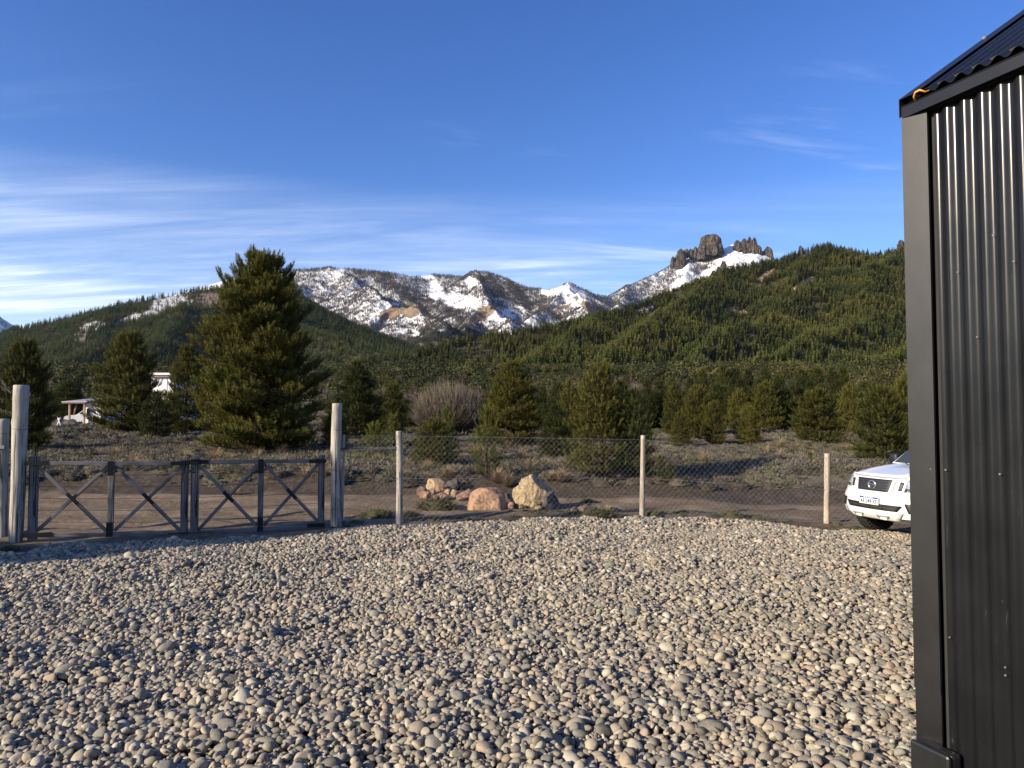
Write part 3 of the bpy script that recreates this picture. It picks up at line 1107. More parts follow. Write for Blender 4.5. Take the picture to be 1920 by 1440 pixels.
def pine(height, radius, seed, whorl=0.30, per=6, shoot=0.27, dense=1.0, prof_pow=0.8, z0=0.04, n_need=24, lead=0.0, up=1.0, bulge=0.25, gappy=0.25):
    """crown and trunk arrays for one pine; dimensions in metres"""
    r = np.random.default_rng(seed)
    tmpl = [foxtail(n_need, seed * 7 + k) for k in range(3)]
    P, D, SC, TI = [], [], [], []
    limbs = Bag()
    zs = []
    z = z0 * height
    while z < height * 0.97:
        zs.append(z)
        z += whorl * (1.0 - 0.45 * z / height) * r.uniform(0.8, 1.2)
    az0 = r.uniform(0, 6)
    lump_ph = r.uniform(0, 9, 3)
    for zb in zs:
        s = zb / height
        pr = 1.08 * (1 - s ** bulge) ** prof_pow * (0.80 + 0.20 * min(1, s / 0.18))
        nb = max(3, int(round(per * (0.6 + 0.6 * (1 - s)))))
        az0 += 2.4
        for q in range(nb):
            az = az0 + q * 2 * math.pi / nb + r.uniform(-0.35, 0.35)
            lump = 0.88 + 0.26 * math.sin(az * 2 + zb * 2.1 / height * 5 + lump_ph[0]) * math.sin(zb / height * 9 + az + lump_ph[1])
            L = max(0.12, 1.05 * radius * pr * lump * r.uniform(0.76, 1.08))
            if r.uniform() < gappy * 0.4:
                L *= 0.6
            zz0 = zb + r.uniform(-0.5, 0.5) * whorl * 0.6
            e0 = R(-4 + 34 * s + r.uniform(-9, 9)) * up
            e1 = R(16 + 46 * s + r.uniform(-12, 12)) * up
            rise = 0.55 * math.sin(e0) + 0.5 * math.sin(e1)
            if rise > 0.05:
                L = min(L, max(0.10, (height * 0.985 - zb) / rise))
            d0 = np.array([math.cos(az) * math.cos(e0), math.sin(az) * math.cos(e0), math.sin(e0)])
            d1 = np.array([math.cos(az) * math.cos(e1), math.sin(az) * math.cos(e1), math.sin(e1)])
            B0 = np.array([0, 0, max(0.05, zz0)])
            B1 = B0 + d0 * L * 0.5
            B2 = B0 + d0 * L * 0.55 + d1 * L * 0.5
            ns = max(2, int(round(L / 0.145 * dense)))
            ss = np.linspace(0.30, 1.0, ns) ** 0.75
            rad0 = 0.010 + 0.011 * L
            bp = [B0, 0.25 * B0 + 0.5 * B1 + 0.25 * B2, B2]
            tv, tf = tube_arrays(bp, [rad0, rad0 * 0.7, rad0 * 0.3], 4, False)
            limbs.add(tv, tf)
            lat = np.array([-math.sin(az), math.cos(az), 0])
            for si in ss:
                Pm = (1 - si) ** 2 * B0 + 2 * si * (1 - si) * B1 + si * si * B2
                Tm = (1 - si) * (B1 - B0) + si * (B2 - B1)
                Tm /= np.linalg.norm(Tm) + 1e-9
                if si > 0.999:
                    P.append(Pm); D.append(Tm * 0.8 + np.array([0, 0, 0.6])); SC.append(shoot * r.uniform(0.95, 1.25)); TI.append(1.0)
                    continue
                side_len = (1.05 - si) * 0.42 * L + 0.05
                for sg in (-1, 1, 0):
                    if r.uniform() > 0.86:
                        continue
                    if sg == 0:
                        q2 = Pm + np.array([0, 0, 0.06]) + Tm * r.uniform(-0.03, 0.06)
                        dd = Tm * 0.4 + np.array([0, 0, r.uniform(0.6, 1.2)]) + lat * r.uniform(-0.35, 0.35)
                    else:
                        f = r.uniform(0.45, 1.0)
                        q2 = Pm + lat * sg * side_len * f + Tm * side_len * 0.45 * f + np.array([0, 0, r.uniform(-0.04, 0.09)])
                        dd = Tm * 0.65 + lat * sg * r.uniform(0.3, 0.8) + np.array([0, 0, r.uniform(0.15, 0.95)])
                    P.append(q2); D.append(dd); SC.append(shoot * r.uniform(0.75, 1.15)); TI.append(0.25 + 0.6 * si * r.uniform(0.6, 1.1))
    # leaders
    for k in range(2 + int(lead * 3)):
        zt = height * r.uniform(0.93, 1.0)
        P.append(np.array([r.uniform(-0.08, 0.08), r.uniform(-0.08, 0.08), zt - shoot * 0.6])); D.append(np.array([r.uniform(-.2, .2), r.uniform(-.2, .2), 1.0])); SC.append(shoot * 1.25); TI.append(1.0)
    P, D, SC, TI = np.array(P), np.array(D), np.array(SC), np.array(TI)
    D /= np.linalg.norm(D, axis=1)[:, None]
    n = len(P)
    ref = r.normal(size=(n, 3))
    U = np.cross(D, ref)
    U /= np.linalg.norm(U, axis=1)[:, None]
    W = np.cross(D, U)
    which = r.integers(0, 3, n)
    bag = Bag()
    for k in range(3):
        m = which == k
        V0, tt = tmpl[k]
        V0f = V0.reshape(-1, 3)
        V = P[m][:, None, :] + SC[m][:, None, None] * (V0f[None, :, 0:1] * U[m][:, None, :] + V0f[None, :, 1:2] * W[m][:, None, :] + V0f[None, :, 2:3] * D[m][:, None, :])
        nv = V0f.shape[0]
        tint = np.clip(TI[m][:, None] * (0.35 + 0.65 * np.repeat(tt, 3))[None, :] + r.uniform(-0.15, 0.15, (m.sum(), 1)), 0, 1)
        bag.add(V.reshape(-1, 3), np.arange(m.sum() * nv).reshape(-1, 3), tint.reshape(-1))
    tr = 0.02 + 0.018 * height
    tv, tf = tube_arrays([(0, 0, -0.15), (0, 0, height * 0.35), (0.01, 0, height * 0.7), (0, 0, height * 0.97)], [tr * 1.25, tr * 0.85, tr * 0.5, 0.008], 8)
    limbs.add(tv, tf)
    return bag, limbs, n


def pine_meshes(name_seed, mat, **kw):
    bag, limbs, n = pine(**kw)
    print('pine shoots', n)
    return bag.mesh('crown', mat, False, 'tint'), limbs.mesh('trunk', M_BARK, True)


PROTO = {
    'giant': pine_meshes(1, M_NEEDLE, height=7.6, radius=2.75, seed=11, whorl=0.29, per=10, shoot=0.33, dense=1.08, n_need=36, prof_pow=0.66, bulge=2.1, z0=0.03, gappy=0.5),
    'tallA': pine_meshes(2, M_NEEDLE, height=5.0, radius=1.9, seed=12, whorl=0.27, per=9, shoot=0.30, dense=0.9, n_need=30, prof_pow=0.78, bulge=1.8),
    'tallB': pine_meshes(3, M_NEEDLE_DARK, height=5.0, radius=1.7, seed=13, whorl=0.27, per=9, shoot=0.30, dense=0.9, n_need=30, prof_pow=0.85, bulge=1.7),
    'midA': pine_meshes(4, M_NEEDLE, height=2.6, radius=0.98, seed=14, whorl=0.19, per=9, shoot=0.23, dense=1.0, n_need=26, prof_pow=0.75, bulge=1.7),
    'midB': pine_meshes(5, M_NEEDLE, height=2.6, radius=1.1, seed=15, whorl=0.19, per=9, shoot=0.23, dense=1.0, n_need=26, prof_pow=0.68, bulge=2.0),
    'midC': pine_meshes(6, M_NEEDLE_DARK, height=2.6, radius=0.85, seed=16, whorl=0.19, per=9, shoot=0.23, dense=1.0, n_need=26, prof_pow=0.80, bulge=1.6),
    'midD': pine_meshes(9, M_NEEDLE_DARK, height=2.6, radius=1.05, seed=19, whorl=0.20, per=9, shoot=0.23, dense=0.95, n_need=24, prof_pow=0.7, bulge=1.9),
    'youngA': pine_meshes(7, M_NEEDLE_YOUNG, height=1.3, radius=0.42, seed=17, whorl=0.20, per=5, shoot=0.21, dense=0.9, n_need=30, prof_pow=0.9, bulge=1.3, lead=1.0, up=1.25),
    'youngB': pine_meshes(8, M_NEEDLE_YOUNG, height=1.3, radius=0.55, seed=18, whorl=0.20, per=6, shoot=0.21, dense=0.9, n_need=30, prof_pow=0.8, bulge=1.6, lead=0.7, up=1.2),
}
PSIZE = {'giant': (7.6, 2.75), 'tallA': (5.0, 1.9), 'tallB': (5.0, 1.7), 'midA': (2.6, 0.98), 'midB': (2.6, 1.1), 'midC': (2.6, 0.85), 'midD': (2.6, 1.05), 'youngA': (1.3, 0.42), 'youngB': (1.3, 0.55)}


def plant_pine(kind, px, base, top, hw, label, group=None, rz=None, name='pine_tree', Y=None):
    """a pine standing where the photograph shows it: centre, base row, top row and half width in photo pixels"""
    p = hit(px, base) if Y is None else None
    if p is None:
        a, b = ray(px, base)
        p = Vector((a * Y, Y, float(H(a * Y, Y))))
    h = at(px, top, p.y).z - p.z
    w = hw / F_PX * p.y
    H0, R0 = PSIZE[kind]
    root = empty(name, p, random.uniform(0, 6.28) if rz is None else rz)
    sz, sw = h / H0, w / R0
    for nm, me in zip(('crown', 'trunk'), PROTO[kind]):
        o = link(nm, me, root)
        o.scale = (sw, sw, sz)
    tag(root, label, 'pine tree', group)
    return root


plant_pine('giant', 494, 850, 483, 116, 'huge dark green pine towering behind the wooden gate', rz=0.6)
plant_pine('tallA', 42, 846, 640, 62, 'pine at the left edge behind the tall gate post')
plant_pine('tallA', 241, 812, 624, 67, 'broad pine between the carport and the white house', rz=2.0)
plant_pine('tallA', 348, 812, 650, 42, 'slim pine half hidden behind the left side of the huge pine')
plant_pine('midA', 312, 818, 738, 32, 'small pine at the foot of the slim pine beside the huge pine')
plant_pine('midC', 291, 820, 738, 30, 'dark low pine before the wall of the white house')
plant_pine('midA', 250, 812, 772, 20, 'little pine at the foot of the broad pine by the carport')
plant_pine('tallB', 126, 808, 718, 40, 'dark pine right behind the carport roof', Y=85)
plant_pine('tallB', 668, 822, 684, 56, 'dark shaded pine just right of the huge pine')
plant_pine('midA', 690, 818, 731, 19, 'slim sunlit young pine in front of the dark shaded pine')
plant_pine('midA', 735, 815, 724, 31, 'pine left of the round leafless bush')
plant_pine('midB', 625, 838, 778, 26, 'low bushy pine behind the tall post right of the gate')
plant_pine('youngA', 738, 852, 784, 21, 'young pine with upright leader behind the fence rail')
plant_pine('youngB', 702, 862, 800, 30, 'low bushy young pine under the fence rail')
plant_pine('midB', 812, 872, 790, 46, 'wide low pine in front of the round leafless bush')
plant_pine('youngA', 838, 868, 772, 18, 'narrow young pine with a tall tip beside the wide low pine')
plant_pine('youngB', 912, 893, 776, 30, 'bright young pine standing just behind the rocks')
plant_pine('tallA', 962, 838, 680, 62, 'tall twin topped pine right of the round leafless bush', rz=1.0)
plant_pine('midC', 1042, 858, 764, 36, 'dark pine between the two tall pines of the middle')
plant_pine('midA', 1066, 835, 722, 30, 'slender pine behind the gap between the two tall middle pines')
plant_pine('midA', 1128, 893, 692, 62, 'large bright green pine left of the second sunlit fence post', rz=0.4)
plant_pine('midC', 1190, 893, 738, 40, 'dark pine leaning on the right side of the large bright green pine')
plant_pine('midA', 1275, 838, 776, 21, 'small cone shaped pine, first of the moor from the fence post')
plant_pine('midB', 1306, 824, 730, 32, 'pine behind the small cone shaped pine on the moor')
plant_pine('midA', 1268, 818, 722, 26, 'taller pine at the left end of the moor row')
plant_pine('midB', 1340, 834, 757, 22, 'small dense pine standing alone on the open moor')
plant_pine('midB', 1406, 834, 766, 25, 'pale green pine in the middle of the moor row')
plant_pine('midA', 1388, 812, 734, 26, 'pine just behind the pale green pine of the moor row')
plant_pine('midA', 1440, 808, 720, 34, 'leafy looking pine right of the middle moor row')
plant_pine('midB', 1538, 832, 735, 50, 'wide spreading pine on the moor above the last fence post', rz=0.2)
plant_pine('midA', 1596, 815, 724, 27, 'upright pine behind the wide spreading moor pine')
plant_pine('midA', 1490, 806, 755, 12, 'very narrow pine left of the wide spreading moor pine')
plant_pine('midB', 1660, 868, 734, 56, 'big bushy pine above the hood of the white pickup')
plant_pine('midA', 1706, 850, 708, 40, 'pine hidden in part by the corner of the metal shed')
plant_pine('youngA', 1240, 905, 858, 15, 'small green seedling pine right behind the sunlit fence post', name='pine_seedling')
plant_pine('youngB', 1259, 905, 874, 12, 'squat seedling pine second from the sunlit fence post', name='pine_seedling')
plant_pine('youngA', 1286, 912, 894, 5, 'tiny yellowish seedling pine on the bank by the track', name='pine_seedling')
plant_pine('youngB', 1520, 871, 850, 8, 'tiny seedling pine alone on the moor left of the last post', name='pine_seedling')
plant_pine('youngA', 65, 872, 836, 8, 'tiny green seedling pine right beside the tall left post', name='pine_seedling')
# the dense rows behind the moor
row_rng = np.random.default_rng(19)
ROW = []
for px in np.arange(1215, 1700, 21):
    ROW.append((px + row_rng.uniform(-8, 8), row_rng.uniform(796, 808), row_rng.uniform(706, 748), row_rng.uniform(20, 34)))
for px in np.arange(625, 1210, 26):
    ROW.append((px + row_rng.uniform(-9, 9), row_rng.uniform(800, 812), row_rng.uniform(712, 758), row_rng.uniform(20, 32)))
for px in np.arange(1230, 1700, 30):
    ROW.append((px + row_rng.uniform(-8, 8), row_rng.uniform(789, 794), row_rng.uniform(690, 722), row_rng.uniform(18, 30)))
ZONES = [(700, 'behind the tall pale gate post'), (765, 'left of the round leafless bush'), (840, 'behind the left half of the round leafless bush'), (915, 'behind the right half of the round leafless bush'),
         (1000, 'behind the twin topped pine'), (1070, 'between the two tall middle pines'), (1150, 'behind the large bright green pine'), (1225, 'above the sunlit fence post'), (1290, 'behind the small cone shaped pine'),
         (1370, 'behind the lone small dense pine'), (1430, 'behind the pale green pine'), (1490, 'right of the leafy looking pine'), (1545, 'behind the wide spreading pine'), (1610, 'behind the upright pine'), (9999, 'above the white pickup')]
for k, (px, base, top, hw) in enumerate(ROW):
    if 768 < px < 915:
        top = max(top, 745)
    where = next(w for lim, w in ZONES if px < lim)
    what = 'farther dark pine' if base < 795 else ('low dark pine' if at(px, top, 60).z - at(px, base, 60).z < 2.6 else 'dark pine')
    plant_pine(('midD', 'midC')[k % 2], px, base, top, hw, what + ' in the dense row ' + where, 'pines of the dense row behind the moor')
# trees outside the frame to the left: they shade the gate as in the photograph
def shade_pine(x, y, h, w, label):
    root = empty('pine_tree', (x, y, float(H(x, y))), 1.0)
    for nm, me in zip(('crown', 'trunk'), PROTO['tallB']):
        o = link(nm, me, root)
        o.scale = (w / 1.7, w / 1.7, h / 5.0)
    tag(root, label, 'pine tree')


shade_pine(-14.07, 5.37, 5.7, 1.15, 'shorter pine outside the yard that shades the left gate leaf')
shade_pine(-13.9, 4.25, 7.0, 0.75, 'taller pine outside the yard that shades the right gate leaf')

# ------------------------------------------------------------------ round leafless bush
t = NT('bush_twigs')
c = t.mix(t.attr('tint'), (0.062, 0.052, 0.040), (0.185, 0.152, 0.112))
M_BUSH = t.fin(c, 0.9, 0, None, 0.1)


def bare_bush(radius, height, n, seed, wtip=0.006):
    r = np.random.default_rng(seed)
    a = r.uniform(0, 2 * np.pi, n)
    el = np.arcsin(r.uniform(0.05, 1, n) ** 0.75)
    reach = r.uniform(0.72, 1.04, n)
    tip = np.stack([np.cos(a) * np.cos(el) * radius, np.sin(a) * np.cos(el) * radius, 0.25 * height + np.sin(el) * height * 0.75], -1) * reach[:, None]
    st = r.uniform(0, 0.55, n)
    base = np.stack([np.cos(a) * 0.25 * radius, np.sin(a) * 0.25 * radius, 0 * a], -1) * r.uniform(0, 1, n)[:, None]
    out = np.stack([np.cos(a) * radius * 0.8, np.sin(a) * radius * 0.8, 0.15 * height + 0 * a], -1) * np.cos(el)[:, None] + np.array([0, 0, 1.0]) * (0.35 * height * np.sin(el))[:, None]
    seg = 5
    T = st[:, None] + (1 - st[:, None]) * np.linspace(0, 1, seg)[None, :]
    T = T[..., None]
    C = (1 - T) ** 2 * base[:, None] + 2 * T * (1 - T) * out[:, None] + T * T * tip[:, None]
    C += r.normal(0, 0.02 * radius, C.shape) * np.linspace(0, 1, seg)[None, :, None]
    w = np.linspace(1.6, 0.55, seg) * wtip
    sd = np.cross(tip - base, r.normal(size=(n, 3)))
    sd /= np.linalg.norm(sd, axis=1)[:, None]
    Lf, Rt = C - sd[:, None] * w[None, :, None], C + sd[:, None] * w[None, :, None]
    V = np.stack([Lf, Rt], 2).reshape(-1, 3)
    k = np.arange(n)[:, None, None] * seg * 2
    j = np.arange(seg - 1)[None, :, None] * 2
    F = np.concatenate([(k + j + np.array([0, 1, 3])).reshape(-1, 3), (k + j + np.array([0, 3, 2])).reshape(-1, 3)])
    ti = np.clip(np.repeat((T[..., 0] * 0.8 + r.uniform(-0.2, 0.3, (n, 1)))[..., None], 2, 2), 0, 1).reshape(-1)
    b = Bag()
    b.add(V, F, ti)
    return b


p = hit(840, 818)
w = 76 / F_PX * p.y
hgt = at(840, 711, p.y).z - p.z
root = empty('leafless_bush', p)
link('twigs', bare_bush(w, hgt, 5200, 5, 0.0075).mesh('twigs', M_BUSH, False, 'tint'), root)
stems = Bag()
for k in range(14):
    a = k * 2.4
    q = 0.55 + 0.4 * random.random()
    tv, tf = tube_arrays([(0.05 * math.cos(a), 0.05 * math.sin(a), -0.1), (0.4 * w * math.cos(a) * q, 0.4 * w * math.sin(a) * q, 0.35 * hgt), (0.62 * w * math.cos(a) * q, 0.62 * w * math.sin(a) * q, 0.75 * hgt)], [0.045, 0.03, 0.012], 5)
    stems.add(tv, tf, 0.2)
link('stems', stems.mesh('stems', M_BUSH, True, 'tint'), root)
tag(root, 'round leafless brown bush among the pines', 'bush')

# ------------------------------------------------------------------ heath of the moor
M_HEATH = m_foliage('heath', (0.050, 0.044, 0.032), (0.235, 0.210, 0.155), 0.1)
M_HEATH_G = m_foliage('green_heath', (0.048, 0.050, 0.026), (0.20, 0.20, 0.105), 0.12)
M_TUSSOCK = m_foliage('dry_grass', (0.16, 0.115, 0.06), (0.46, 0.36, 0.21), 0.25)


def cushion(seed, mat, n=170, wid=0.022, flat=0.55):
    """unit wide low cushion shrub of wiry twigs"""
    r = np.random.default_rng(seed)
    a = r.uniform(0, 2 * np.pi, n)
    el = np.arcsin(r.uniform(0.0, 1, n))
    rad = 0.5 * (0.8 + 0.25 * np.sin(a * 3 + seed))
    d = np.stack([np.cos(a) * np.cos(el), np.sin(a) * np.cos(el), np.sin(el) * flat], -1)
    p = d * (rad * r.uniform(0.5, 0.95, n))[:, None]
    L = r.uniform(0.12, 0.28, n)
    dd = d + r.normal(0, 0.45, (n, 3)) + [0, 0, 0.25]
    dd /= np.linalg.norm(dd, axis=1)[:, None]
    s = np.cross(dd, r.normal(size=(n, 3)))
    s = s / np.linalg.norm(s, axis=1)[:, None] * wid
    V = np.stack([p - s, p + s, p + dd * L[:, None]], 1).reshape(-1, 3)
    ti = np.tile([0.15, 0.15, 0.95], n) * np.repeat(r.uniform(0.5, 1.05, n), 3)
    b = Bag()
    b.add(V, np.arange(n * 3).reshape(-1, 3), ti)
    # woody core
    k = 7
    for ring, (rr_, zz_) in enumerate([(0.40, 0.0), (0.34, 0.6 * flat * 0.5), (0.14, 0.9 * flat * 0.5)]):
        pass
    ang = np.arange(k) / k * 2 * np.pi
    V = np.concatenate([np.stack([0.40 * np.cos(ang), 0.40 * np.sin(ang), 0 * ang - 0.05], -1), np.stack([0.28 * np.cos(ang), 0.28 * np.sin(ang), 0 * ang + 0.36 * flat], -1), [[0, 0, 0.46 * flat]]])
    F = [[i, (i + 1) % k, k + (i + 1) % k] for i in range(k)] + [[i, k + (i + 1) % k, k + i] for i in range(k)] + [[k + i, k + (i + 1) % k, 2 * k] for i in range(k)]
    b.add(V, np.array(F), 0.05)
    return b.mesh('heath_cushion', mat, False, 'tint')


def tussock(seed, n=120, h=0.5, wid=0.006, name='blades'):
    r = np.random.default_rng(seed)
    a = r.uniform(0, 2 * np.pi, n)
    el = np.radians(r.uniform(25, 88, n))
    L = h * r.uniform(0.6, 1.1, n)
    d = np.stack([np.cos(a) * np.cos(el), np.sin(a) * np.cos(el), np.sin(el)], -1)
    p0 = np.stack([np.cos(a), np.sin(a), 0 * a], -1) * (0.10 * h * r.uniform(0, 1, n))[:, None]
    p1 = p0 + d * (L * 0.6)[:, None]
    p2 = p0 + d * L[:, None] + np.stack([np.cos(a), np.sin(a), 0 * a - 0.5], -1) * (0.22 * L)[:, None]
    s = np.stack([-np.sin(a), np.cos(a), 0 * a], -1) * wid
    V = np.stack([p0 - s, p0 + s, p1 - s * 0.8, p1 + s * 0.8, p2], 1).reshape(-1, 3)
    k = np.arange(n)[:, None] * 5
    F = np.concatenate([k + [0, 1, 3], k + [0, 3, 2], k + [2, 3, 4]])
    b = Bag()
    b.add(V, F, np.clip(np.tile([0.1, 0.1, 0.6, 0.6, 1.0], n) + np.repeat(r.uniform(-0.2, 0.2, n), 5), 0, 1))
    return b.mesh(name, M_TUSSOCK, False, 'tint')


CUSH = [cushion(k, M_HEATH) for k in range(4)] + [cushion(9, M_HEATH_G, 150)]
TUSS = [tussock(k) for k in range(3)]


def heath(n, r0, r1, seed, size, label, az=(-40, 42), power=1.0):
    X, Y, r = spread_polar(n, az[0], az[1], r0, r1, seed, power)
    rf = 16.3 - 0.07 * X
    cover = fbm(X * 0.5, Y * 0.5, 55, 4)
    w = 0.6 * fbm(X * 0.7, Y * 0.7, 61, 3)
    edge = sstep(Y + w, rf + 0.5, rf + 2.2)
    keep = (r.uniform(0, 1, n) < edge * np.clip(0.78 + 1.3 * cover, 0.12, 1))
    X, Y, cover = X[keep], Y[keep], cover[keep]
    m = len(X)
    s = r.uniform(*size, m) * (1 + 0.5 * np.clip(cover, -0.5, 0.5))
    scl = np.stack([s * r.uniform(0.8, 1.3, m), s * r.uniform(0.8, 1.3, m), s * r.uniform(0.55, 0.95, m)], -1)
    idx = np.where(r.uniform(0, 1, m) < 0.25, 4, r.integers(0, 4, m))
    return scatter('heath', np.stack([X, Y, H(X, Y) - 0.03], -1), r.uniform(0, 6.28, m), scl, idx, CUSH, label, 'heath')


heath(19000, 15.5, 40, 201, (0.30, 0.72), 'grey brown heath cushions covering the moor behind the track')
heath(9000, 38, 110, 202, (0.6, 1.3), 'grey heath on the far part of the moor below the pines')
# low growth along the fence and verge
r = np.random.default_rng(33)
n = 1500
X = r.uniform(-3, 12, n)
Y = fence_y(X) + r.uniform(0.15, 2.2, n)
keep = fbm(X * 1.1, Y * 1.1, 66, 3) > 0.12
X, Y = X[keep], Y[keep]
m = len(X)
s = r.uniform(0.08, 0.26, m)
scatter('verge_growth', np.stack([X, Y, H(X, Y) - 0.01], -1), r.uniform(0, 6.28, m), np.stack([s, s, s * 0.7], -1), np.where(r.uniform(0, 1, m) < 0.5, 4, r.integers(0, 4, m)), CUSH, 'low dry growth along the foot of the wire fence', 'weeds')
n = 90
X = r.uniform(-13, 14, n)
Y = 16.3 - 0.07 * X + r.uniform(-0.2, 14, n) ** 1.0
s = r.uniform(0.5, 1.1, n)
scatter('dry_grass', np.stack([X, Y, H(X, Y) - 0.02], -1), r.uniform(0, 6.28, n), s, r.integers(0, 3, n), TUSS, 'pale dry grass tufts scattered over the moor', 'grass')
for px, base, top, lab in [(838, 900, 873, 'pale dry grass tussock above the heap of pink rocks'), (932, 906, 876, 'leaning pale grass tussock behind the smooth pink boulder'),
                           (952, 914, 886, 'low spread grass tussock left of the big yellow boulder'), (1052, 905, 882, 'pale grass tussock right behind the big yellow boulder'),
                           (1032, 902, 884, 'thin grass tussock touching the top of the big yellow boulder'), (215, 858, 838, 'yellowish grass tussock on the moor above the left gate leaf')]:
    p = hit(px, base)
    o = link('grass_tussock', tussock(px, 260, (at(px, top, p.y).z - p.z) * 1.25, 0.0055, 'grass_tussock'), None, p)
    tag(o, lab, 'grass tussock')
for px, base, w_, lab in [(708, 972, 34, 'grey green cushion plant beside the grey fence post'), (820, 955, 42, 'wide green grey cushion plant before the heap of rocks'), (768, 968, 18, 'small cushion plant right of the grey fence post'),
                          (1120, 972, 38, 'dry brown cushion plant before the row of small stones'), (1225, 968, 18, 'small weed at the foot of the sunlit fence post'), (1375, 968, 22, 'green weed along the fence between the last posts'),
                          (10, 1036, 26, 'grey weed at the foot of the far left post'), (1100, 942, 14, 'small grey weed beside the track')]:
    p = hit(px, base)
    s = 2 * w_ / F_PX * p.y
    o = link('cushion_plant', cushion(px, M_HEATH_G, 900, 0.011, 0.7), None, p)
    o.scale = (s, s, s * 0.75)
    tag(o, lab, 'plant')
# ------------------------------------------------------------------ metal shed (large structure beside the camera)
t = NT('black_sheet_metal')
v = t.coord('Object')
n1 = t.noise(v, 2.2, 5, 0.6)
n2 = t.noise(v, 90, 3, 0.6)
c = t.mix(t.range(n1, 0.3, 0.7), (0.008, 0.0085, 0.0095), (0.013, 0.0135, 0.0145))
scr = t.range(t.noise(t.coord('Object', (40, 40, 6)), 1.0, 3, 0.5, 2.0), 0.70, 0.74)
c = t.mix(t.math('MULTIPLY', scr, 0.25), c, (0.09, 0.088, 0.085))
M_SHEET = t.fin(c, t.range(n1, 0.2, 0.8, 0.20, 0.27), 0.0, t.bump(n1, 0.03, 0.02), 0.27)
t = NT('black_trim_metal')
v = t.coord('Object')
n1 = t.noise(v, 3.0, 5, 0.6)
c = t.mix(t.range(n1, 0.3, 0.7), (0.006, 0.006, 0.0063), (0.010, 0.010, 0.0103))
M_TRIM = t.fin(c, t.range(n1, 0.2, 0.8, 0.37, 0.43), 0.0, t.bump(n1, 0.05, 0.02), 0.5)
M_PLASTIC = m_plain('black_plastic_box', (0.013, 0.0135, 0.0135), 0.42, 0, 0.25, 12, 0.5, None, 0.05)
M_SCREW = m_plain('zinc_screw', (0.42, 0.36, 0.30), 0.45, 0.7, 0.3, 60)
M_CABLE = m_plain('orange_cable', (0.80, 0.33, 0.05), 0.5, 0, 0.1, 30)

_a = ray(1720, 774)
SH0 = Vector((_a[0] * 3.15, 3.15, 0))
wd = Vector((0.368, -0.930, 0)).normalized()       # along the wall, towards the camera side
wn_ = Vector((-wd.y * -1, 0, 0))
nrm = Vector((wd.y, -wd.x, 0))                     # outward, towards the yard
gdir = -nrm                                        # along the gable, away from the yard
EAVE = CAM_H + 1.375
shed = empty('metal_shed', SH0)
tag(shed, 'black corrugated metal shed cutting off the right side of the yard', 'shed')
MW = Matrix((wd, nrm, Vector((0, 0, 1)))).transposed().to_4x4()   # local: x along wall, y outward, z up
MW.translation = SH0


def shed_part(name, me, parent=shed):
    o = link(name, me, parent)
    o.matrix_parent_inverse = Matrix.Identity(4)
    return o


def to_shed(V):
    V = np.asarray(V, float)
    return V[:, :1] * np.array(wd)[None] + V[:, 1:2] * np.array(nrm)[None] + V[:, 2:3] * np.array([0, 0, 1.0])[None]


def shed_box(name, x0, x1, y0, y1, z0, z1, mat, bevel=0.003, parent=shed):
    bm = bmesh.new()
    box_bm(bm, x0, x1, y0, y1, z0, z1, bevel=bevel)
    for q in bm.verts:
        q.co = wd * q.co.x + nrm * q.co.y + Vector((0, 0, q.co.z))
    if wd.cross(nrm).z < 0:
        bmesh.ops.reverse_faces(bm, faces=bm.faces)
    return bm_obj(name, bm, mat, parent)


def corr_profile(x0, x1, pitch=0.0762, amp=0.0088, per=14):
    x = np.arange(x0, x1 + 1e-6, pitch / per)
    u = np.sin(x / pitch * 2 * np.pi)
    return x, amp * u


# wall of overlapping corrugated sheets
PITCH_W = 0.0762
for k in range(7):
    x0 = 0.115 + k * PITCH_W * 11
    x, y = corr_profile(x0, x0 + PITCH_W * 11.3)
    y = y + 0.0012 * k % 0.0025
    zr = np.array([0.05, 0.9, 1.8, EAVE - 0.055])
    V = np.concatenate([np.stack([x, y + 0.0006 * np.sin(x * 3 + z * 2), x * 0 + z], -1) for z in zr])
    nx = len(x)
    i, j = np.meshgrid(np.arange(len(zr) - 1), np.arange(nx - 1), indexing='ij')
    F = np.stack([i * nx + j, i * nx + j + 1, (i + 1) * nx + j + 1, (i + 1) * nx + j], -1).reshape(-1, 4)
    shed_part('wall_sheet', mk_mesh('wall_sheet', to_shed(V), F, M_SHEET, True))
# inner wall bodies (what the sheets are nailed on) and the other walls
WL, WG = 6.2, 5.0
M_DARKIN = m_plain('shed_inner_board', (0.02, 0.02, 0.02), 0.8)
shed_box('wall_frame', 0.09, WL, -0.09, -0.012, 0.0, EAVE - 0.06, M_DARKIN, 0)


def gable_wall(xpos, flip):
    g = np.linspace(0.09, WG, 400)
    yv = -g
    off = 0.0088 * np.sin(g / PITCH_W * 2 * np.pi) * (1 if flip else -1)
    top = EAVE - 0.06 + np.minimum(g, WG - g) * 0.69
    V = np.concatenate([np.stack([xpos + off, yv, g * 0 + 0.05], -1), np.stack([xpos + off, yv, top], -1)])
    n = len(g)
    k = np.arange(n - 1)
    F = np.stack([k, k + 1, n + k + 1, n + k], -1)
    shed_part('gable_wall', mk_mesh('gable_wall', to_shed(V), F, M_SHEET, True))


gable_wall(0.0, False)
gable_wall(WL, True)
shed_box('rear_wall', 0.05, WL, -WG - 0.02, -WG, 0.0, EAVE - 0.06, M_SHEET, 0)
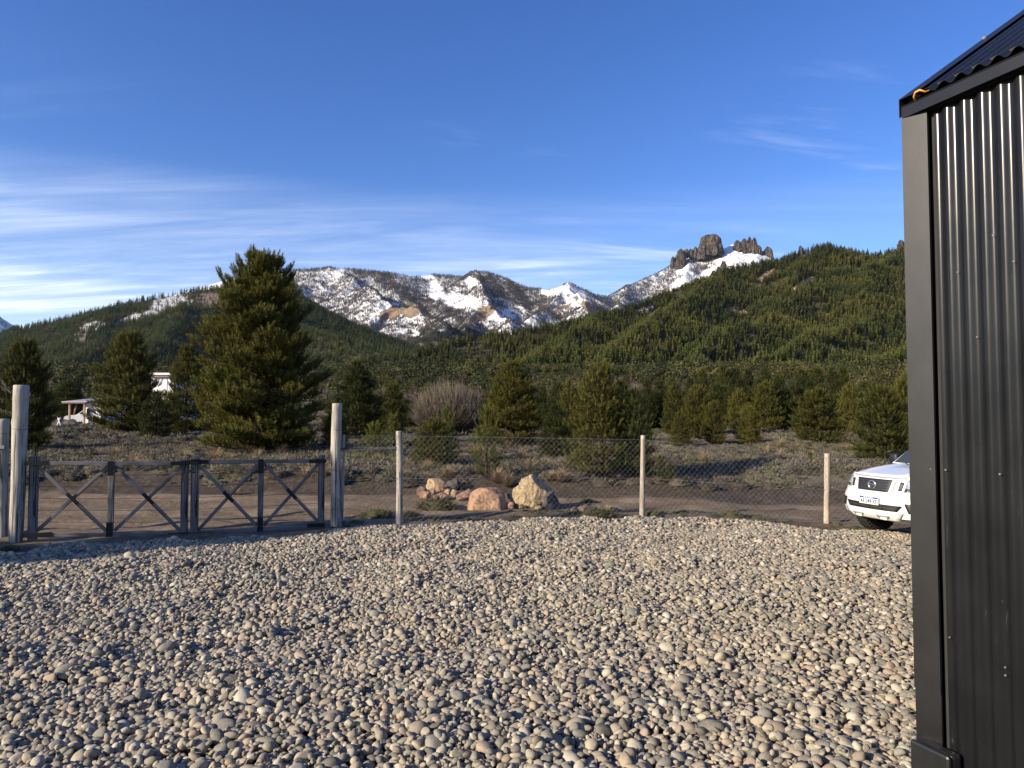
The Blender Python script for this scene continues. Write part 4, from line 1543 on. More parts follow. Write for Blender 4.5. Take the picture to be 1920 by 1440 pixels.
# corner flashing: upper and lower length with a lap joint
def corner_flash(z0, z1, proud):
    bm = bmesh.new()
    th = 0.004
    prof = [(-0.004 - proud, 0.046 + proud), (0.098, 0.021 + proud), (0.098, 0.012), (0.094, 0.012), (0.094, 0.018 + proud), (0.0 - proud, 0.042 + proud), (0.0 - proud, -0.10), (-0.004 - proud, -0.10)]
    lo = [bm.verts.new(wd * a + nrm * b + Vector((0, 0, z0))) for a, b in prof]
    hi = [bm.verts.new(wd * a + nrm * b + Vector((0, 0, z1))) for a, b in prof]
    m = len(prof)
    for q in range(m):
        bm.faces.new((lo[q], lo[(q + 1) % m], hi[(q + 1) % m], hi[q]))
    bm.faces.new(lo)
    bm.faces.new(hi)
    bmesh.ops.recalc_face_normals(bm, faces=bm.faces)
    return bm_obj('corner_flashing', bm, M_TRIM, shed)


Z_LAP = CAM_H - 0.369 * 3.15
corner_flash(Z_LAP - 0.03, EAVE - 0.045, 0.0025)
corner_flash(0.0, Z_LAP, 0.0)
# eave fascia with a light drip lip
shed_box('fascia', -0.008, WL, 0.042, 0.048, EAVE - 0.056, EAVE - 0.006, M_TRIM, 0.0015)
shed_box('fascia_lip', -0.008, WL, 0.010, 0.050, EAVE - 0.005, EAVE - 0.0015, M_TRIM, 0.001)
shed_box('eave_gap_filler', 0.0, WL, -0.03, 0.012, EAVE - 0.055, EAVE + 0.050, M_DARKIN, 0)  # dark strip added to stand for the shaded gap under the roof edge
# roof: corrugations run up the slope
SL = 0.69
cs = 1 / math.hypot(1, SL)
for k in range(7):
    x0 = 0.05 + k * PITCH_W * 11
    x = np.arange(x0, x0 + PITCH_W * 11.3, PITCH_W / 12)
    u = np.sin((x - 0.03) / PITCH_W * 2 * np.pi)
    zz_ = 0.0095 * np.sign(u) * np.abs(u) ** 0.8 + 0.011 + 0.0012 * (k % 2)
    g = np.array([-0.058, 0.6, 1.3, WG / 2])
    V = np.concatenate([np.stack([x, x * 0 - q, EAVE + 0.040 + q * SL + zz_ / cs], -1) for q in g])
    nx = len(x)
    i, j = np.meshgrid(np.arange(len(g) - 1), np.arange(nx - 1), indexing='ij')
    F = np.stack([i * nx + j, i * nx + j + 1, (i + 1) * nx + j + 1, (i + 1) * nx + j], -1).reshape(-1, 4)
    V2, F2 = V - [0, 0, 0.0012], F[:, ::-1] + len(V)
    shed_part('roof_sheet', mk_mesh('roof_sheet', to_shed(np.concatenate([V, V2])), np.concatenate([F, F2]), M_SHEET, True))
V = [(-0.05, -WG / 2, EAVE + WG / 2 * SL + 0.02), (WL + 0.05, -WG / 2, EAVE + WG / 2 * SL + 0.02), (WL + 0.05, -WG - 0.1, EAVE - 0.06), (-0.05, -WG - 0.1, EAVE - 0.06)]
V = V + [(a, b, c - 0.01) for a, b, c in V]
shed_part('rear_roof', mk_mesh('rear_roof', to_shed(V), [[0, 1, 2, 3], [7, 6, 5, 4], [0, 4, 5, 1], [1, 5, 6, 2], [2, 6, 7, 3], [3, 7, 4, 0]], M_SHEET))
# verge flashing: flat strip on the roof edge folded down over the gable
prof = [(0.085, 0.026), (-0.012, 0.026), (-0.012, -0.045), (-0.0095, -0.045), (-0.0095, 0.0235), (0.085, 0.0235)]
V, F = [], []
for q in (-0.056, WG / 2):
    for a, dz in prof:
        V.append((a, -q, EAVE + 0.040 + q * SL + dz / cs))
m = len(prof)
F = [[q, (q + 1) % m, m + (q + 1) % m, m + q] for q in range(m)] + [list(range(m))[::-1], list(range(m, 2 * m))]
shed_part('verge_flashing', mk_mesh('verge_flashing', to_shed(V), F, M_TRIM))


def screw(px_x, y, z, rad=0.0045):
    bm = bmesh.new()
    bmesh.ops.create_cone(bm, cap_ends=True, segments=6, radius1=rad, radius2=rad * 0.7, depth=0.004)
    rot = nrm.to_track_quat('Z', 'Y').to_matrix().to_4x4()
    rot.translation = wd * px_x + nrm * y + Vector((0, 0, z))
    bmesh.ops.transform(bm, matrix=rot, verts=bm.verts)
    return bm_obj('screw', bm, M_SCREW, shed)


Z_S = CAM_H - 0.078 * 3.1
for xx, yy, z in [(0.078, 0.0265, Z_S), (0.02, 0.0385, EAVE - 0.030), (0.075, 0.026, Z_LAP - 0.015), (0.06, 0.026, Z_S + 1.0),
                  (0.134, 0.0095, Z_S), (0.21, 0.0095, Z_S + 0.83), (0.363, 0.0095, Z_S), (0.44, 0.0095, Z_S + 0.83), (0.134, 0.0095, Z_LAP + 0.22), (0.363, 0.0095, Z_LAP + 0.14), (0.515, 0.0095, Z_S + 0.4), (0.286, 0.0095, Z_S + 0.55)] + [(0.134 + 0.0762 * q, 0.0095, z_) for q in (3, 6, 9, 12) for z_ in (Z_S + 0.95, Z_S - 0.75)] + [(0.592, 0.0095, Z_S), (0.82, 0.0095, Z_S)]:
    screw(xx, yy, z)
bm = bmesh.new()
bmesh.ops.create_uvsphere(bm, u_segments=8, v_segments=5, radius=0.009)
bmesh.ops.translate(bm, vec=to_shed([(0.03, -0.46, EAVE + 0.46 * SL + 0.08)])[0], verts=bm.verts)
bm_obj('screw', bm, M_SCREW, shed)
# orange cable poking out under the roof sheet
pts = np.array([0, 0.014, 0]) + np.array([(0.065, 0.034, EAVE - 0.004), (0.072, 0.052, EAVE + 0.010), (0.088, 0.062, EAVE + 0.021), (0.108, 0.062, EAVE + 0.022), (0.120, 0.055, EAVE + 0.014), (0.118, 0.045, EAVE + 0.012), (0.135, 0.03, EAVE + 0.018)])
V, F = tube_arrays(pts, [0.0045, 0.0045, 0.0048, 0.0048, 0.0045, 0.004, 0.0025], 8)
o = link('orange_cable', mk_mesh('orange_cable', to_shed(V) + np.array(SH0)[None], F, M_CABLE, True))
tag(o, 'short loop of orange cable sticking out under the shed eave', 'cable')
# junction box low on the corner
jb = empty('junction_box', SH0 + wd * 0.0 + Vector((0, 0, 0.2)))


def jb_part(name, x0, x1, y0, y1, z0, z1, bev):
    o = shed_box(name, x0, x1, y0, y1, z0 - 0.2, z1 - 0.2, M_PLASTIC, bev, jb)
    return o


ZB = CAM_H - 0.455 * 3.07
jb_part('housing', 0.012, 0.188, 0.026, 0.082, ZB - 0.19, ZB, 0.012)
jb_part('lid', 0.010, 0.190, 0.0845, 0.105, ZB - 0.192, ZB + 0.002, 0.012)
for xx in (0.03, 0.172):
    bm = bmesh.new()
    bmesh.ops.create_cone(bm, cap_ends=True, segments=10, radius1=0.006, radius2=0.005, depth=0.004)
    rot = nrm.to_track_quat('Z', 'Y').to_matrix().to_4x4()
    rot.translation = wd * xx + nrm * 0.106 + Vector((0, 0, ZB - 0.018 - 0.2))
    bmesh.ops.transform(bm, matrix=rot, verts=bm.verts)
    bm_obj('lid_screw', bm, M_PLASTIC, jb)
tag(jb, 'black plastic junction box low on the shed corner', 'box')

# ------------------------------------------------------------------ gravel yard of river stones
t = NT('river_stone')
rd = t.rand()
off = t.math('MULTIPLY', rd, 57.0)
cmb = t.new('ShaderNodeCombineXYZ')
for q in range(3):
    t.l.new(off, cmb.inputs[q])
v = t.coord('Object', (1, 1, 1), cmb.outputs[0])
pal = t.ramp(rd, [(0.0, (0.36, 0.29, 0.215)), (0.10, (0.215, 0.205, 0.195)), (0.20, (0.44, 0.37, 0.285)), (0.28, (0.115, 0.118, 0.122)), (0.36, (0.30, 0.265, 0.22)), (0.45, (0.38, 0.255, 0.185)),
                  (0.53, (0.22, 0.225, 0.225)), (0.61, (0.46, 0.42, 0.36)), (0.68, (0.265, 0.205, 0.165)), (0.76, (0.17, 0.165, 0.16)), (0.84, (0.345, 0.30, 0.245)), (0.91, (0.24, 0.245, 0.25)), (0.96, (0.50, 0.47, 0.42)), (1.0, (0.31, 0.22, 0.165))], 'CONSTANT')
sp = t.noise(v, 9.0, 4, 0.75)
sp2 = t.noise(v, 2.0, 4, 0.6)
c = t.mix(t.range(sp2, 0.3, 0.75, 0.0, 0.45), pal, (0.33, 0.285, 0.23))
spa = t.math('FRACT', t.math('MULTIPLY', rd, 13.7))
c = t.mix(t.math('MULTIPLY', t.range(sp, 0.54, 0.66), t.math('MULTIPLY', spa, 0.55)), c, (0.075, 0.07, 0.066))
c = t.mix(t.math('MULTIPLY', t.range(sp, 0.44, 0.34), t.math('MULTIPLY', spa, 0.5)), c, (0.55, 0.51, 0.44))
hs = t.new('ShaderNodeHueSaturation')
hs.inputs['Saturation'].default_value = 0.66
hs.inputs['Value'].default_value = 0.96
t.l.new(c, hs.inputs['Color'])
c = t.mix(1.0, hs.outputs[0], (0.95, 0.90, 0.755), 'MULTIPLY')
M_STONE = t.fin(c, 0.78, 0, t.bump(sp, 0.25, 0.012), 0.22)


def pebble_mesh(seed):
    r = np.random.default_rng(seed)
    bm = bmesh.new()
    bmesh.ops.create_icosphere(bm, subdivisions=3, radius=1.0)
    pl = r.normal(size=(9, 3))
    pl /= np.linalg.norm(pl, axis=1)[:, None]
    hs = r.uniform(0.80, 1.02, 9)
    angular = seed % 3 == 2
    if angular:
        hs = r.uniform(0.66, 0.9, 9)
    V = np.array([q.co[:] for q in bm.verts])
    dots = V @ pl.T
    p = 14.0 if angular else 7.0
    inv = np.sum(np.where(dots > 0, (np.maximum(dots, 1e-6) / hs) ** p, 0), 1) + 1.0
    rad = inv ** (-1 / p)
    ph = r.uniform(0, 50, 3)
    bumpy = fbm(V[:, 0] * 1.3 + ph[0] + V[:, 2], V[:, 1] * 1.3 + ph[1] - V[:, 2], seed, 3)
    rad = rad * (1 + (0.12 if angular else 0.09) * bumpy)
    V = V * rad[:, None]
    for q, co in zip(bm.verts, V):
        q.co = co
    me = bpy.data.meshes.new('stone')
    bm.to_mesh(me)
    bm.free()
    me.polygons.foreach_set('use_smooth', np.ones(len(me.polygons), dtype=bool))
    me.materials.append(M_STONE)
    return me


PEB = [pebble_mesh(k) for k in range(14)]
pr = np.random.default_rng(77)
NP_ = 225000
yy = np.sqrt(pr.uniform(1.8 ** 2, 12.3 ** 2, NP_))
xx = pr.uniform(0, 1, NP_) * (1.80 * yy + 2.4) - (1.0 * yy + 1.8)
ok = yy < fence_y(xx) - 0.12 + 0.12 * fbm(xx * 1.2, yy * 1.2, 91, 3) + 0.1 * sstep(xx, -7.5, -6)
# dirt apron in front of the gate, and a far left corner bared so dark soil gives its shade
ok &= ~((xx < -2.75) & (yy > fence_y(xx) - 0.28 + 0.10 * fbm(xx * 2, yy * 2, 92, 3)))
ok &= ~((xx < -6.3) & (yy > 8.55 + 0.45 * (xx + 7.6) + 0.35 * fbm(xx * 1.5, yy * 1.5, 93, 3)))
# nothing inside the shed
rel = np.stack([xx - SH0.x, yy - SH0.y], -1)
ok &= ~((rel @ np.array([wd.x, wd.y]) > -0.06) & (rel @ np.array([nrm.x, nrm.y]) < 0.05))
xx, yy = xx[ok], yy[ok]
NPk = len(xx)
a_ = np.exp(pr.normal(math.log(0.0238), 0.43, NPk))
big = pr.uniform(0, 1, NPk) < 0.03
a_[big] *= pr.uniform(1.5, 2.5, big.sum())
a_ = np.clip(a_, 0.011, 0.105)
b_ = a_ * pr.uniform(0.55, 0.95, NPk)
c_ = a_ * pr.uniform(0.40, 0.76, NPk)
yaw = pr.uniform(0, np.pi, NPk)
order = np.argsort(-a_ + pr.normal(0, 0.016, NPk))
GS = 0.012
jit = pr.uniform(-0.11, 0.11, (NPk, 4, 2))
jit[:, 0] = 0
gx0, gy0 = -14.5, 1.5
HM = np.zeros((int(26 / GS), int(11.2 / GS)), np.float32)
PZ = np.zeros(NPk)
for k in order:
    aa, bb, cc = a_[k], b_[k], c_[k]
    m_ = int(aa / GS) + 1
    # a stone rolls into the lowest place near where it falls
    bh = 1e9
    for _ in range(4):
        qx, qy = xx[k] + jit[k, _, 0], yy[k] + jit[k, _, 1]
        qi, qj = int((qx - gx0) / GS), int((qy - gy0) / GS)
        if 0 <= qi < HM.shape[0] - 2 and 0 <= qj < HM.shape[1] - 2:
            hq = HM[qi, qj] + HM[qi - 2, qj] + HM[qi + 2, qj] + HM[qi, qj - 2] + HM[qi, qj + 2]
            if hq < bh - 0.01:
                bh, nx_, ny_ = hq, qx, qy
    if bh < 1e8:
        xx[k], yy[k] = nx_, ny_
    ci, cj = int((xx[k] - gx0) / GS), int((yy[k] - gy0) / GS)
    i0, i1, j0, j1 = max(ci - m_, 0), min(ci + m_ + 1, HM.shape[0]), max(cj - m_, 0), min(cj + m_ + 1, HM.shape[1])
    if i1 <= i0 or j1 <= j0:
        continue
    gxs = (np.arange(i0, i1) - ci) * GS
    gys = (np.arange(j0, j1) - cj) * GS
    cw, sw_ = math.cos(yaw[k]), math.sin(yaw[k])
    u = (gxs[:, None] * cw + gys[None, :] * sw_) / aa
    w = (-gxs[:, None] * sw_ + gys[None, :] * cw) / bb
    q = u * u + w * w
    ins = q < 1
    sub = HM[i0:i1, j0:j1]
    if not ins.any():
        continue
    hv = sub[ins]
    z = 0.8 * hv.mean() + 0.2 * hv.max() + cc * 0.30
    z = min(z, 0.15)
    PZ[k] = z
    topz = z + cc * np.sqrt(np.clip(1 - q, 0, 1))
    sub[ins] = np.maximum(hv, topz[ins])
vis_top = HM[np.clip(((xx - gx0) / GS).astype(int), 0, HM.shape[0] - 1), np.clip(((yy - gy0) / GS).astype(int), 0, HM.shape[1] - 1)]
# low heaps and hollows of the spread gravel
swell = 0.07 * (0.5 + fbm(xx * 0.5, yy * 0.5, 95, 3)) + 0.03 * fbm(xx * 1.6, yy * 1.6, 96, 2) + H(xx, yy)
buried = PZ + c_ < vis_top - 0.6 * c_ - 0.01
keep = ~buried
xx, yy, a_, b_, c_, yaw, PZ, swell = (q[keep] for q in (xx, yy, a_, b_, c_, yaw, PZ, swell))
NPk = len(xx)
tilt = pr.normal(0, 0.38, (NPk, 2))
rot = np.stack([tilt[:, 0], tilt[:, 1], yaw], -1)
P = np.stack([xx, yy, PZ + swell - 0.03], -1)
S3 = np.stack([a_, b_, c_], -1) * 1.06
pick = pr.integers(0, len(PEB), NPk)
gravel_top = lambda x, y: 0.05
yard = mk_mesh('gravel_yard', [(-12, -3, -0.03), (14, -3, -0.03), (14, 0.5, -0.03), (-12, 0.5, -0.03)], [[0, 1, 2, 3]], M_SOIL)
# the bed of the yard follows the fence
bx = np.linspace(-12.5, 11, 60)
V = np.concatenate([np.stack([bx, fence_y(bx) - 0.22, H(bx, fence_y(bx) - 0.22) + 0.006], -1), np.stack([bx, bx * 0 - 2.0, bx * 0 + 0.006], -1), np.stack([bx, fence_y(bx) - 0.05, H(bx, fence_y(bx)) - 0.05], -1), np.stack([bx, bx * 0 + 5.5, bx * 0 + 0.006], -1), np.stack([bx, bx * 0 + 8.3, H(bx, bx * 0 + 8.3) + 0.006], -1)])
kk = np.arange(59)
F = np.concatenate([np.stack([60 + kk, 61 + kk, 181 + kk, 180 + kk], -1), np.stack([180 + kk, 181 + kk, 241 + kk, 240 + kk], -1), np.stack([240 + kk, 241 + kk, 1 + kk, kk], -1), np.stack([kk, kk + 1, 121 + kk, 120 + kk], -1)])
M_BED = m_plain('gravel_bed', (0.075, 0.066, 0.056), 0.95, 0, 0.4, 20, 0.1, None, 0.8)
yard = link('gravel_yard', mk_mesh('gravel_yard', V, F, M_BED))
tag(yard, 'yard spread with rounded grey and tan river stones', None, None, 'structure')
# the stones that show largest are pieces of the yard, the rest one object
pxs, pys = proj(P[:, 0], P[:, 1], P[:, 2])
inview = (pxs > 5) & (pxs < 1708) & (pys < 1435) & (pys > 700)
size = a_ * np.sqrt(b_ * c_) ** 0.0 / P[:, 1] * np.where(inview, 1, 0)
size = size * (PZ + 0.3 * c_ > 0.02)
ind = np.zeros(NPk, bool)
ind[np.argsort(-size)[:298]] = True
for k in np.nonzero(ind)[0]:
    o = link('stone', PEB[pick[k]], yard)
    o.location, o.rotation_euler, o.scale = P[k], rot[k], S3[k]
rest = ~ind
scatter('gravel', P[rest], rot[rest], S3[rest], pick[rest], PEB, 'rounded river stones covering the whole yard in front of the gate', 'gravel')
# ------------------------------------------------------------------ gate posts, gate, wire fence
M_POST = m_wood('weathered_post', (0.30, 0.275, 0.235), (0.13, 0.115, 0.095), (0.46, 0.42, 0.355))
M_POST_W = m_wood('sunlit_post', (0.36, 0.30, 0.235), (0.19, 0.15, 0.115), (0.52, 0.44, 0.345))  # paler, warmer copy of the post wood; sunlight put into its colour
M_GATE = m_wood('grey_gate_wood', (0.135, 0.125, 0.118), (0.06, 0.055, 0.052), (0.235, 0.22, 0.205))
M_STRAP = m_plain('black_iron', (0.012, 0.012, 0.013), 0.55, 0.3, 0.3, 30, 0.4, None, 0.2)
M_WIRE = m_plain('galvanised_wire', (0.30, 0.30, 0.295), 0.5, 0.5, 0.2, 8)
M_WIRE_D = m_plain('dark_wire', (0.05, 0.045, 0.042), 0.6, 0.4, 0.2, 8)


def round_post(name, base, top, r0, r1, mat, seed, knots=3, sides=18, parent=None):
    """peeled log; local Z along the post"""
    base, top = Vector(base), Vector(top)
    L = (top - base).length
    r = np.random.default_rng(seed)
    n = 34
    z = np.linspace(-0.25, L, n)
    a = np.arange(sides) / sides * 2 * np.pi
    A, Z = np.meshgrid(a, z)
    rad = np.interp(Z, [0, L], [r0, r1]) * (1 + 0.05 * fbm(np.cos(A) * 1.5 + 5 + seed, Z * 2.2 + np.sin(A) * 1.5, seed, 3) + 0.02 * fbm(np.cos(A) * 5 + 9, Z * 9 + np.sin(A) * 5, seed + 3, 3))
    for _ in range(knots):
        ka, kz, ks = r.uniform(-2.6, -0.4), r.uniform(0.15, 0.95) * L, r.uniform(0.02, 0.05)
        da = np.angle(np.exp(1j * (A - ka)))
        rad += 0.20 * r0 * np.exp(-((da / 0.4) ** 2 + ((Z - kz) / ks) ** 2))
    bend = 0.012 * np.sin(Z * 1.7 + seed)
    V = np.stack([rad * np.cos(A) + bend, rad * np.sin(A), Z], -1).reshape(-1, 3)
    i, j = np.meshgrid(np.arange(n - 1), np.arange(sides), indexing='ij')
    F = np.stack([i * sides + j, i * sides + (j + 1) % sides, (i + 1) * sides + (j + 1) % sides, (i + 1) * sides + j], -1).reshape(-1, 4).tolist()
    m = len(V)
    # slightly chamfered sawn top
    ring = V[-sides:] * np.array([0.90, 0.90, 1]) + np.array([0, 0, 0.008])
    V = np.concatenate([V, ring])
    F += [[m - sides + q, m - sides + (q + 1) % sides, m + (q + 1) % sides, m + q] for q in range(sides)] + [[m + q for q in range(sides)]]
    me = mk_mesh(name, V, F, mat, True)
    me.polygons[len(me.polygons) - 1].use_smooth = False
    o = link(name, me, parent)
    o.matrix_world = axis_matrix(base, top, (0, 1, 0))
    return o


def wire_ring(parent, base, top, s, rad, name='wire_tie', mat=None):
    c = Vector(base).lerp(Vector(top), s)
    m = axis_matrix(base, top, (0, 1, 0)).to_3x3()
    pts = [c + m @ Vector((rad * math.cos(a), rad * math.sin(a), 0.01 * math.sin(a * 2))) for a in np.linspace(0, 2 * math.pi, 21)]
    V, F = tube_arrays([tuple(p) for p in pts], 0.0028, 4)
    return link(name, mk_mesh(name, V, F, mat or M_WIRE_D, True), parent)


def post_thing(name, pxb, pyb, pxt, pyt, hwb, hwt, mat, seed, label, rings=(), knots=3):
    b = hit(pxb, pyb)
    tp = at(pxt, pyt, b.y)
    root = empty(name, b)
    inv = Matrix.Translation(-b)
    o = round_post('log', (0, 0, 0), tp - b, hwb / F_PX * b.y, hwt / F_PX * b.y, mat, seed, knots, 18, root)
    for s in rings:
        wire_ring(root, (0, 0, 0), tp - b, s, (hwb + (hwt - hwb) * s) / F_PX * b.y + 0.004)
    tag(root, label, 'gate post')
    return b, tp


LB, LT = post_thing('gate_post', 28, 1016, 42, 723, 11.5, 13, M_POST, 1, 'tall crooked log post at the left end of the gate', (0.72,), 4)
MB_, MT_ = post_thing('gate_post', 629, 989, 633, 757, 10.5, 9, M_POST, 2, 'tall pale log post at the right end of the gate', (0.79, 0.46), 4)
fb = hit(5, 1006)
ft = at(7, 786, fb.y)
root = empty('fence_post', fb)
round_post('log', (0, 0, 0), ft - fb, 9.5 / F_PX * fb.y, 9.5 / F_PX * fb.y, M_POST, 3, 2, 16, root)
wire_ring(root, (0, 0, 0), ft - fb, 0.88, 9.8 / F_PX * fb.y)
beam('rail', (-1.2, -0.12, (at(7, 838, fb.y) - fb).z), (0.06, -0.075, (at(7, 838, fb.y) - fb).z), 0.06, 0.05, M_GATE, root)
tag(root, 'shorter log fence post cut by the left edge of the view', 'fence post')
# short dark wire from it to the tall post
V, F = tube_arrays([tuple(at(16, 861, fb.y)), tuple(at(30, 862, LB.y))], 0.006, 5)
tag(link('tie_wire', mk_mesh('tie_wire', V, F, M_WIRE_D)), 'short dark wire tying the edge post to the tall left post', 'wire')


# the two gate leaves
def leaf(px_l, yt_l, yb_l, px_m, px_r, yt_r, yb_r, label, flip):
    """frame of stiles, rails and crossed braces; corners from photo pixels on the gate line"""
    def onl(px):
        # point of the gate line seen in this column
        a, _ = ray(px, 774)
        g0, g1 = Vector((LB.x, LB.y)), Vector((MB_.x, MB_.y))
        d = g1 - g0
        s = (a * g0.y - g0.x) / (d.x - a * d.y)
        return g0 + d * s

    def zz(py, Y, px):
        _, b = ray(px, py)
        return CAM_H + b * Y
    pl, pm, pr_ = onl(px_l), onl(px_m), onl(px_r)
    O = Vector((pl.x, pl.y, 0))
    root = empty('gate_leaf', O)
    ztl, zbl = zz(yt_l, pl.y, px_l), zz(yb_l, pl.y, px_l)
    ztr, zbr = zz(yt_r, pr_.y, px_r), zz(yb_r, pr_.y, px_r)
    s = (pm - pl).length / (pr_ - pl).length
    ztm, zbm = ztl + (ztr - ztl) * s, zbl + (zbr - zbl) * s
    along = Vector((pr_.x - pl.x, pr_.y - pl.y, 0)).normalized()
    back = Vector((-along.y, along.x, 0))       # away from the camera
    P3 = lambda p, z, off=0: Vector((p.x, p.y, z)) - O + back * off
    up3 = tuple(back)
    ext = 0.10
    lo_l, lo_r = (0.05, 0.03) if not flip else (0.03, 0.03)
    beam('stile', P3(pl, zbl - 0.09), P3(pl, ztl + ext), 0.115, 0.075, M_GATE, root, up3)
    beam('stile', P3(pr_, zbr - 0.09), P3(pr_, ztr + ext), 0.105, 0.075, M_GATE, root, up3)
    beam('stile', P3(pm, zbm, -0.012), P3(pm, ztm, -0.012), 0.085, 0.05, M_GATE, root, up3)
    beam('top_rail', P3(pl, ztl, -0.055) - along * 0.10, P3(pr_, ztr, -0.055) + along * 0.06, 0.058, 0.034, M_GATE, root, up3)
    beam('bottom_rail', P3(pl, zbl, -0.055) - along * 0.10, P3(pr_, zbr, -0.055) + along * 0.05, 0.062, 0.034, M_GATE, root, up3)
    for a, b, za_t, za_b, zb_t, zb_b in ((pl, pm, ztl, zbl, ztm, zbm), (pm, pr_, ztm, zbm, ztr, zbr)):
        aa, bb = a + Vector((along.x, along.y)) * 0.055, b - Vector((along.x, along.y)) * 0.05
        beam('brace', P3(aa, za_t - 0.05, -0.016), P3(bb, zb_b + 0.05, -0.016), 0.052, 0.026, M_GATE, root, up3)
        beam('brace', P3(aa, za_b + 0.05, 0.014), P3(bb, zb_t - 0.05, 0.014), 0.052, 0.026, M_GATE, root, up3)
        mid = P3((aa + bb) / 2, (za_t + za_b + zb_t + zb_b) / 4 + 0.0, -0.034)
        dv = (P3(bb, zb_b + 0.05) - P3(aa, za_t - 0.05)).normalized()
        beam('iron_strap', mid - dv * 0.11, mid + dv * 0.11, 0.054, 0.006, M_STRAP, root, up3, 0.001)
    # iron straps on rails and stiles
    for p, z, d0, d1 in ((pl, ztl, -0.08, 0.20), (pr_, ztr, -0.2, 0.07), (pl, zbl, -0.10, 0.28), (pr_, zbr, -0.22, 0.06)):
        c = P3(p, z, -0.0755)
        beam('iron_strap', c + along * d0, c + along * d1, 0.066, 0.006, M_STRAP, root, up3, 0.001)
    for z in (ztm, zbm):
        c = P3(pm, z, -0.076)
        sg = -1 if z == ztm else 1
        beam('iron_strap', c + Vector((0, 0, 0.03 * -sg)), c + Vector((0, 0, 0.19 * sg)), 0.088, 0.006, M_STRAP, root, up3, 0.001)
    # strained wires
    for k in range(5):
        f = (k + 1) / 6.0
        zl, zr = ztl + (zbl - ztl) * f, ztr + (zbr - ztr) * f
        pts = [tuple(P3(pl, zl, 0.03)), tuple((P3(pl, zl, 0.03) + P3(pr_, zr, 0.03)) / 2 - Vector((0, 0, 0.008))), tuple(P3(pr_, zr, 0.03))]
        V, F = tube_arrays(pts, 0.0032, 4, False)
        link('wire', mk_mesh('wire', V, F, M_WIRE_D), root)
    tag(root, label, 'gate')
    return root, O, along, back, P3, (pl, pr_, ztl, ztr, zbl, zbr)


g1 = leaf(67, 868, 1002, 212, 349, 868, 1001, 'left leaf of the grey wooden gate with crossed braces', False)
g2 = leaf(368, 866, 1001, 491, 604, 864, 983, 'right leaf of the grey wooden gate with crossed braces', True)
# latch: bolt and chain where the leaves meet
root, O, along, back, P3, (pl, pr_, ztl, ztr, zbl, zbr) = g2
latch = empty('gate_latch', O + P3(pl, ztl, -0.09))
bm = bmesh.new()
box_bm(bm, -0.06, 0.07, -0.012, 0.012, -0.03, 0.05, bevel=0.004)
o = bm_obj('latch_plate', bm, M_STRAP, latch)
V, F = tube_arrays([(-0.20, -0.01, 0.03), (-0.02, -0.016, 0.03), (0.05, -0.016, 0.03)], 0.011, 6)
link('bolt', mk_mesh('bolt', V, F, M_STRAP, True), latch)
for k in range(7):
    a = k / 6
    c = Vector((-0.17 + 0.012 * math.sin(a * 5), -0.02, -0.01 - 0.045 * k))
    pts = [tuple(c + Vector((0.013 * math.cos(q) * (1 if k % 2 else 0.25), 0.013 * math.cos(q) * (0.25 if k % 2 else 1), 0.03 * math.sin(q)))) for q in np.linspace(0, 2 * math.pi, 11)]
    V, F = tube_arrays(pts, 0.005, 5, False)
    link('chain_link', mk_mesh('chain_link', V, F, M_STRAP, True), latch)
V, F = tube_arrays([(0.0, -0.01, -0.1), (-0.06, -0.02, -0.13), (-0.03, -0.02, -0.16), (0.02, -0.01, -0.15)], 0.009, 6)
link('hook', mk_mesh('hook', V, F, M_STRAP, True), latch)
tag(latch, 'black iron latch and chain where the two gate leaves meet', 'latch')
# hinge pins
for nm, p, z, d in (('lower hinge of the left gate leaf by the tall post', g1[5][0], g1[5][4], -1), ('lower hinge of the right gate leaf by the pale post', g2[5][1], g2[5][5], 1)):
    pass

# chain link fence
fence = empty('wire_fence', (0, 0, 0))
tag(fence, 'chain link fence on round posts between the gate and the pickup', 'fence')
posts = []
for pxb, pyb, pxt, pyt, hw, mat in ((748, 981, 748, 809, 6.4, M_POST), (1205, 972, 1205, 817, 4.9, M_POST_W), (1551, 981, 1550, 851, 5.6, M_POST_W)):
    b = hit(pxb, pyb)
    tp = at(pxt, pyt, b.y)
    round_post('post', b, tp, hw / F_PX * b.y, hw * 0.95 / F_PX * b.y, mat, int(pxb), 2, 14, fence)
    posts.append((b, tp))
for x, y in ((9.0, 12.5), (12.8, 12.9)):
    b = Vector((x, y, float(H(x, y))))
    tp = b + Vector((0, 0, 1.2))
    round_post('post', b, tp, 0.045, 0.043, M_POST_W, int(x * 7), 2, 12, fence)
    posts.append((b, tp))
posts = [(MB_, at(640, 815, MB_.y))] + posts


def mesh_bay(A, B_, z0a, z1a, z0b, z1b, diag=0.098):
    bag = Bag()
    L = (Vector((B_.x, B_.y)) - Vector((A.x, A.y))).length
    hgt = min(z1a - z0a, z1b - z0b)
    ux, uy = (B_.x - A.x) / L, (B_.y - A.y) / L

    def pt(s, h):
        f = s / L
        zl = z0a + (z0b - z0a) * f
        zh = z1a + (z1b - z1a) * f
        return (A.x + ux * s, A.y + uy * s, zl + (zh - zl) * (h / hgt))
    n = int((L + hgt) / diag) + 1
    for sg in (1, -1):
        for k in range(-1, n + 1):
            s0 = k * diag - (hgt if sg > 0 else 0)
            # line h = sg*(s - s0) (+hgt for falling)
            pts = []
            for s in (max(0, s0), min(L, s0 + hgt)):
                h = (s - s0) if sg > 0 else hgt - (s - s0)
                pts.append((s, h))
            if pts[1][0] - pts[0][0] < 0.02:
                continue
            V, F = tube_arrays([pt(*pts[0]), pt(*pts[1])], 0.0011, 3, False)
            bag.add(V, F)
    return bag


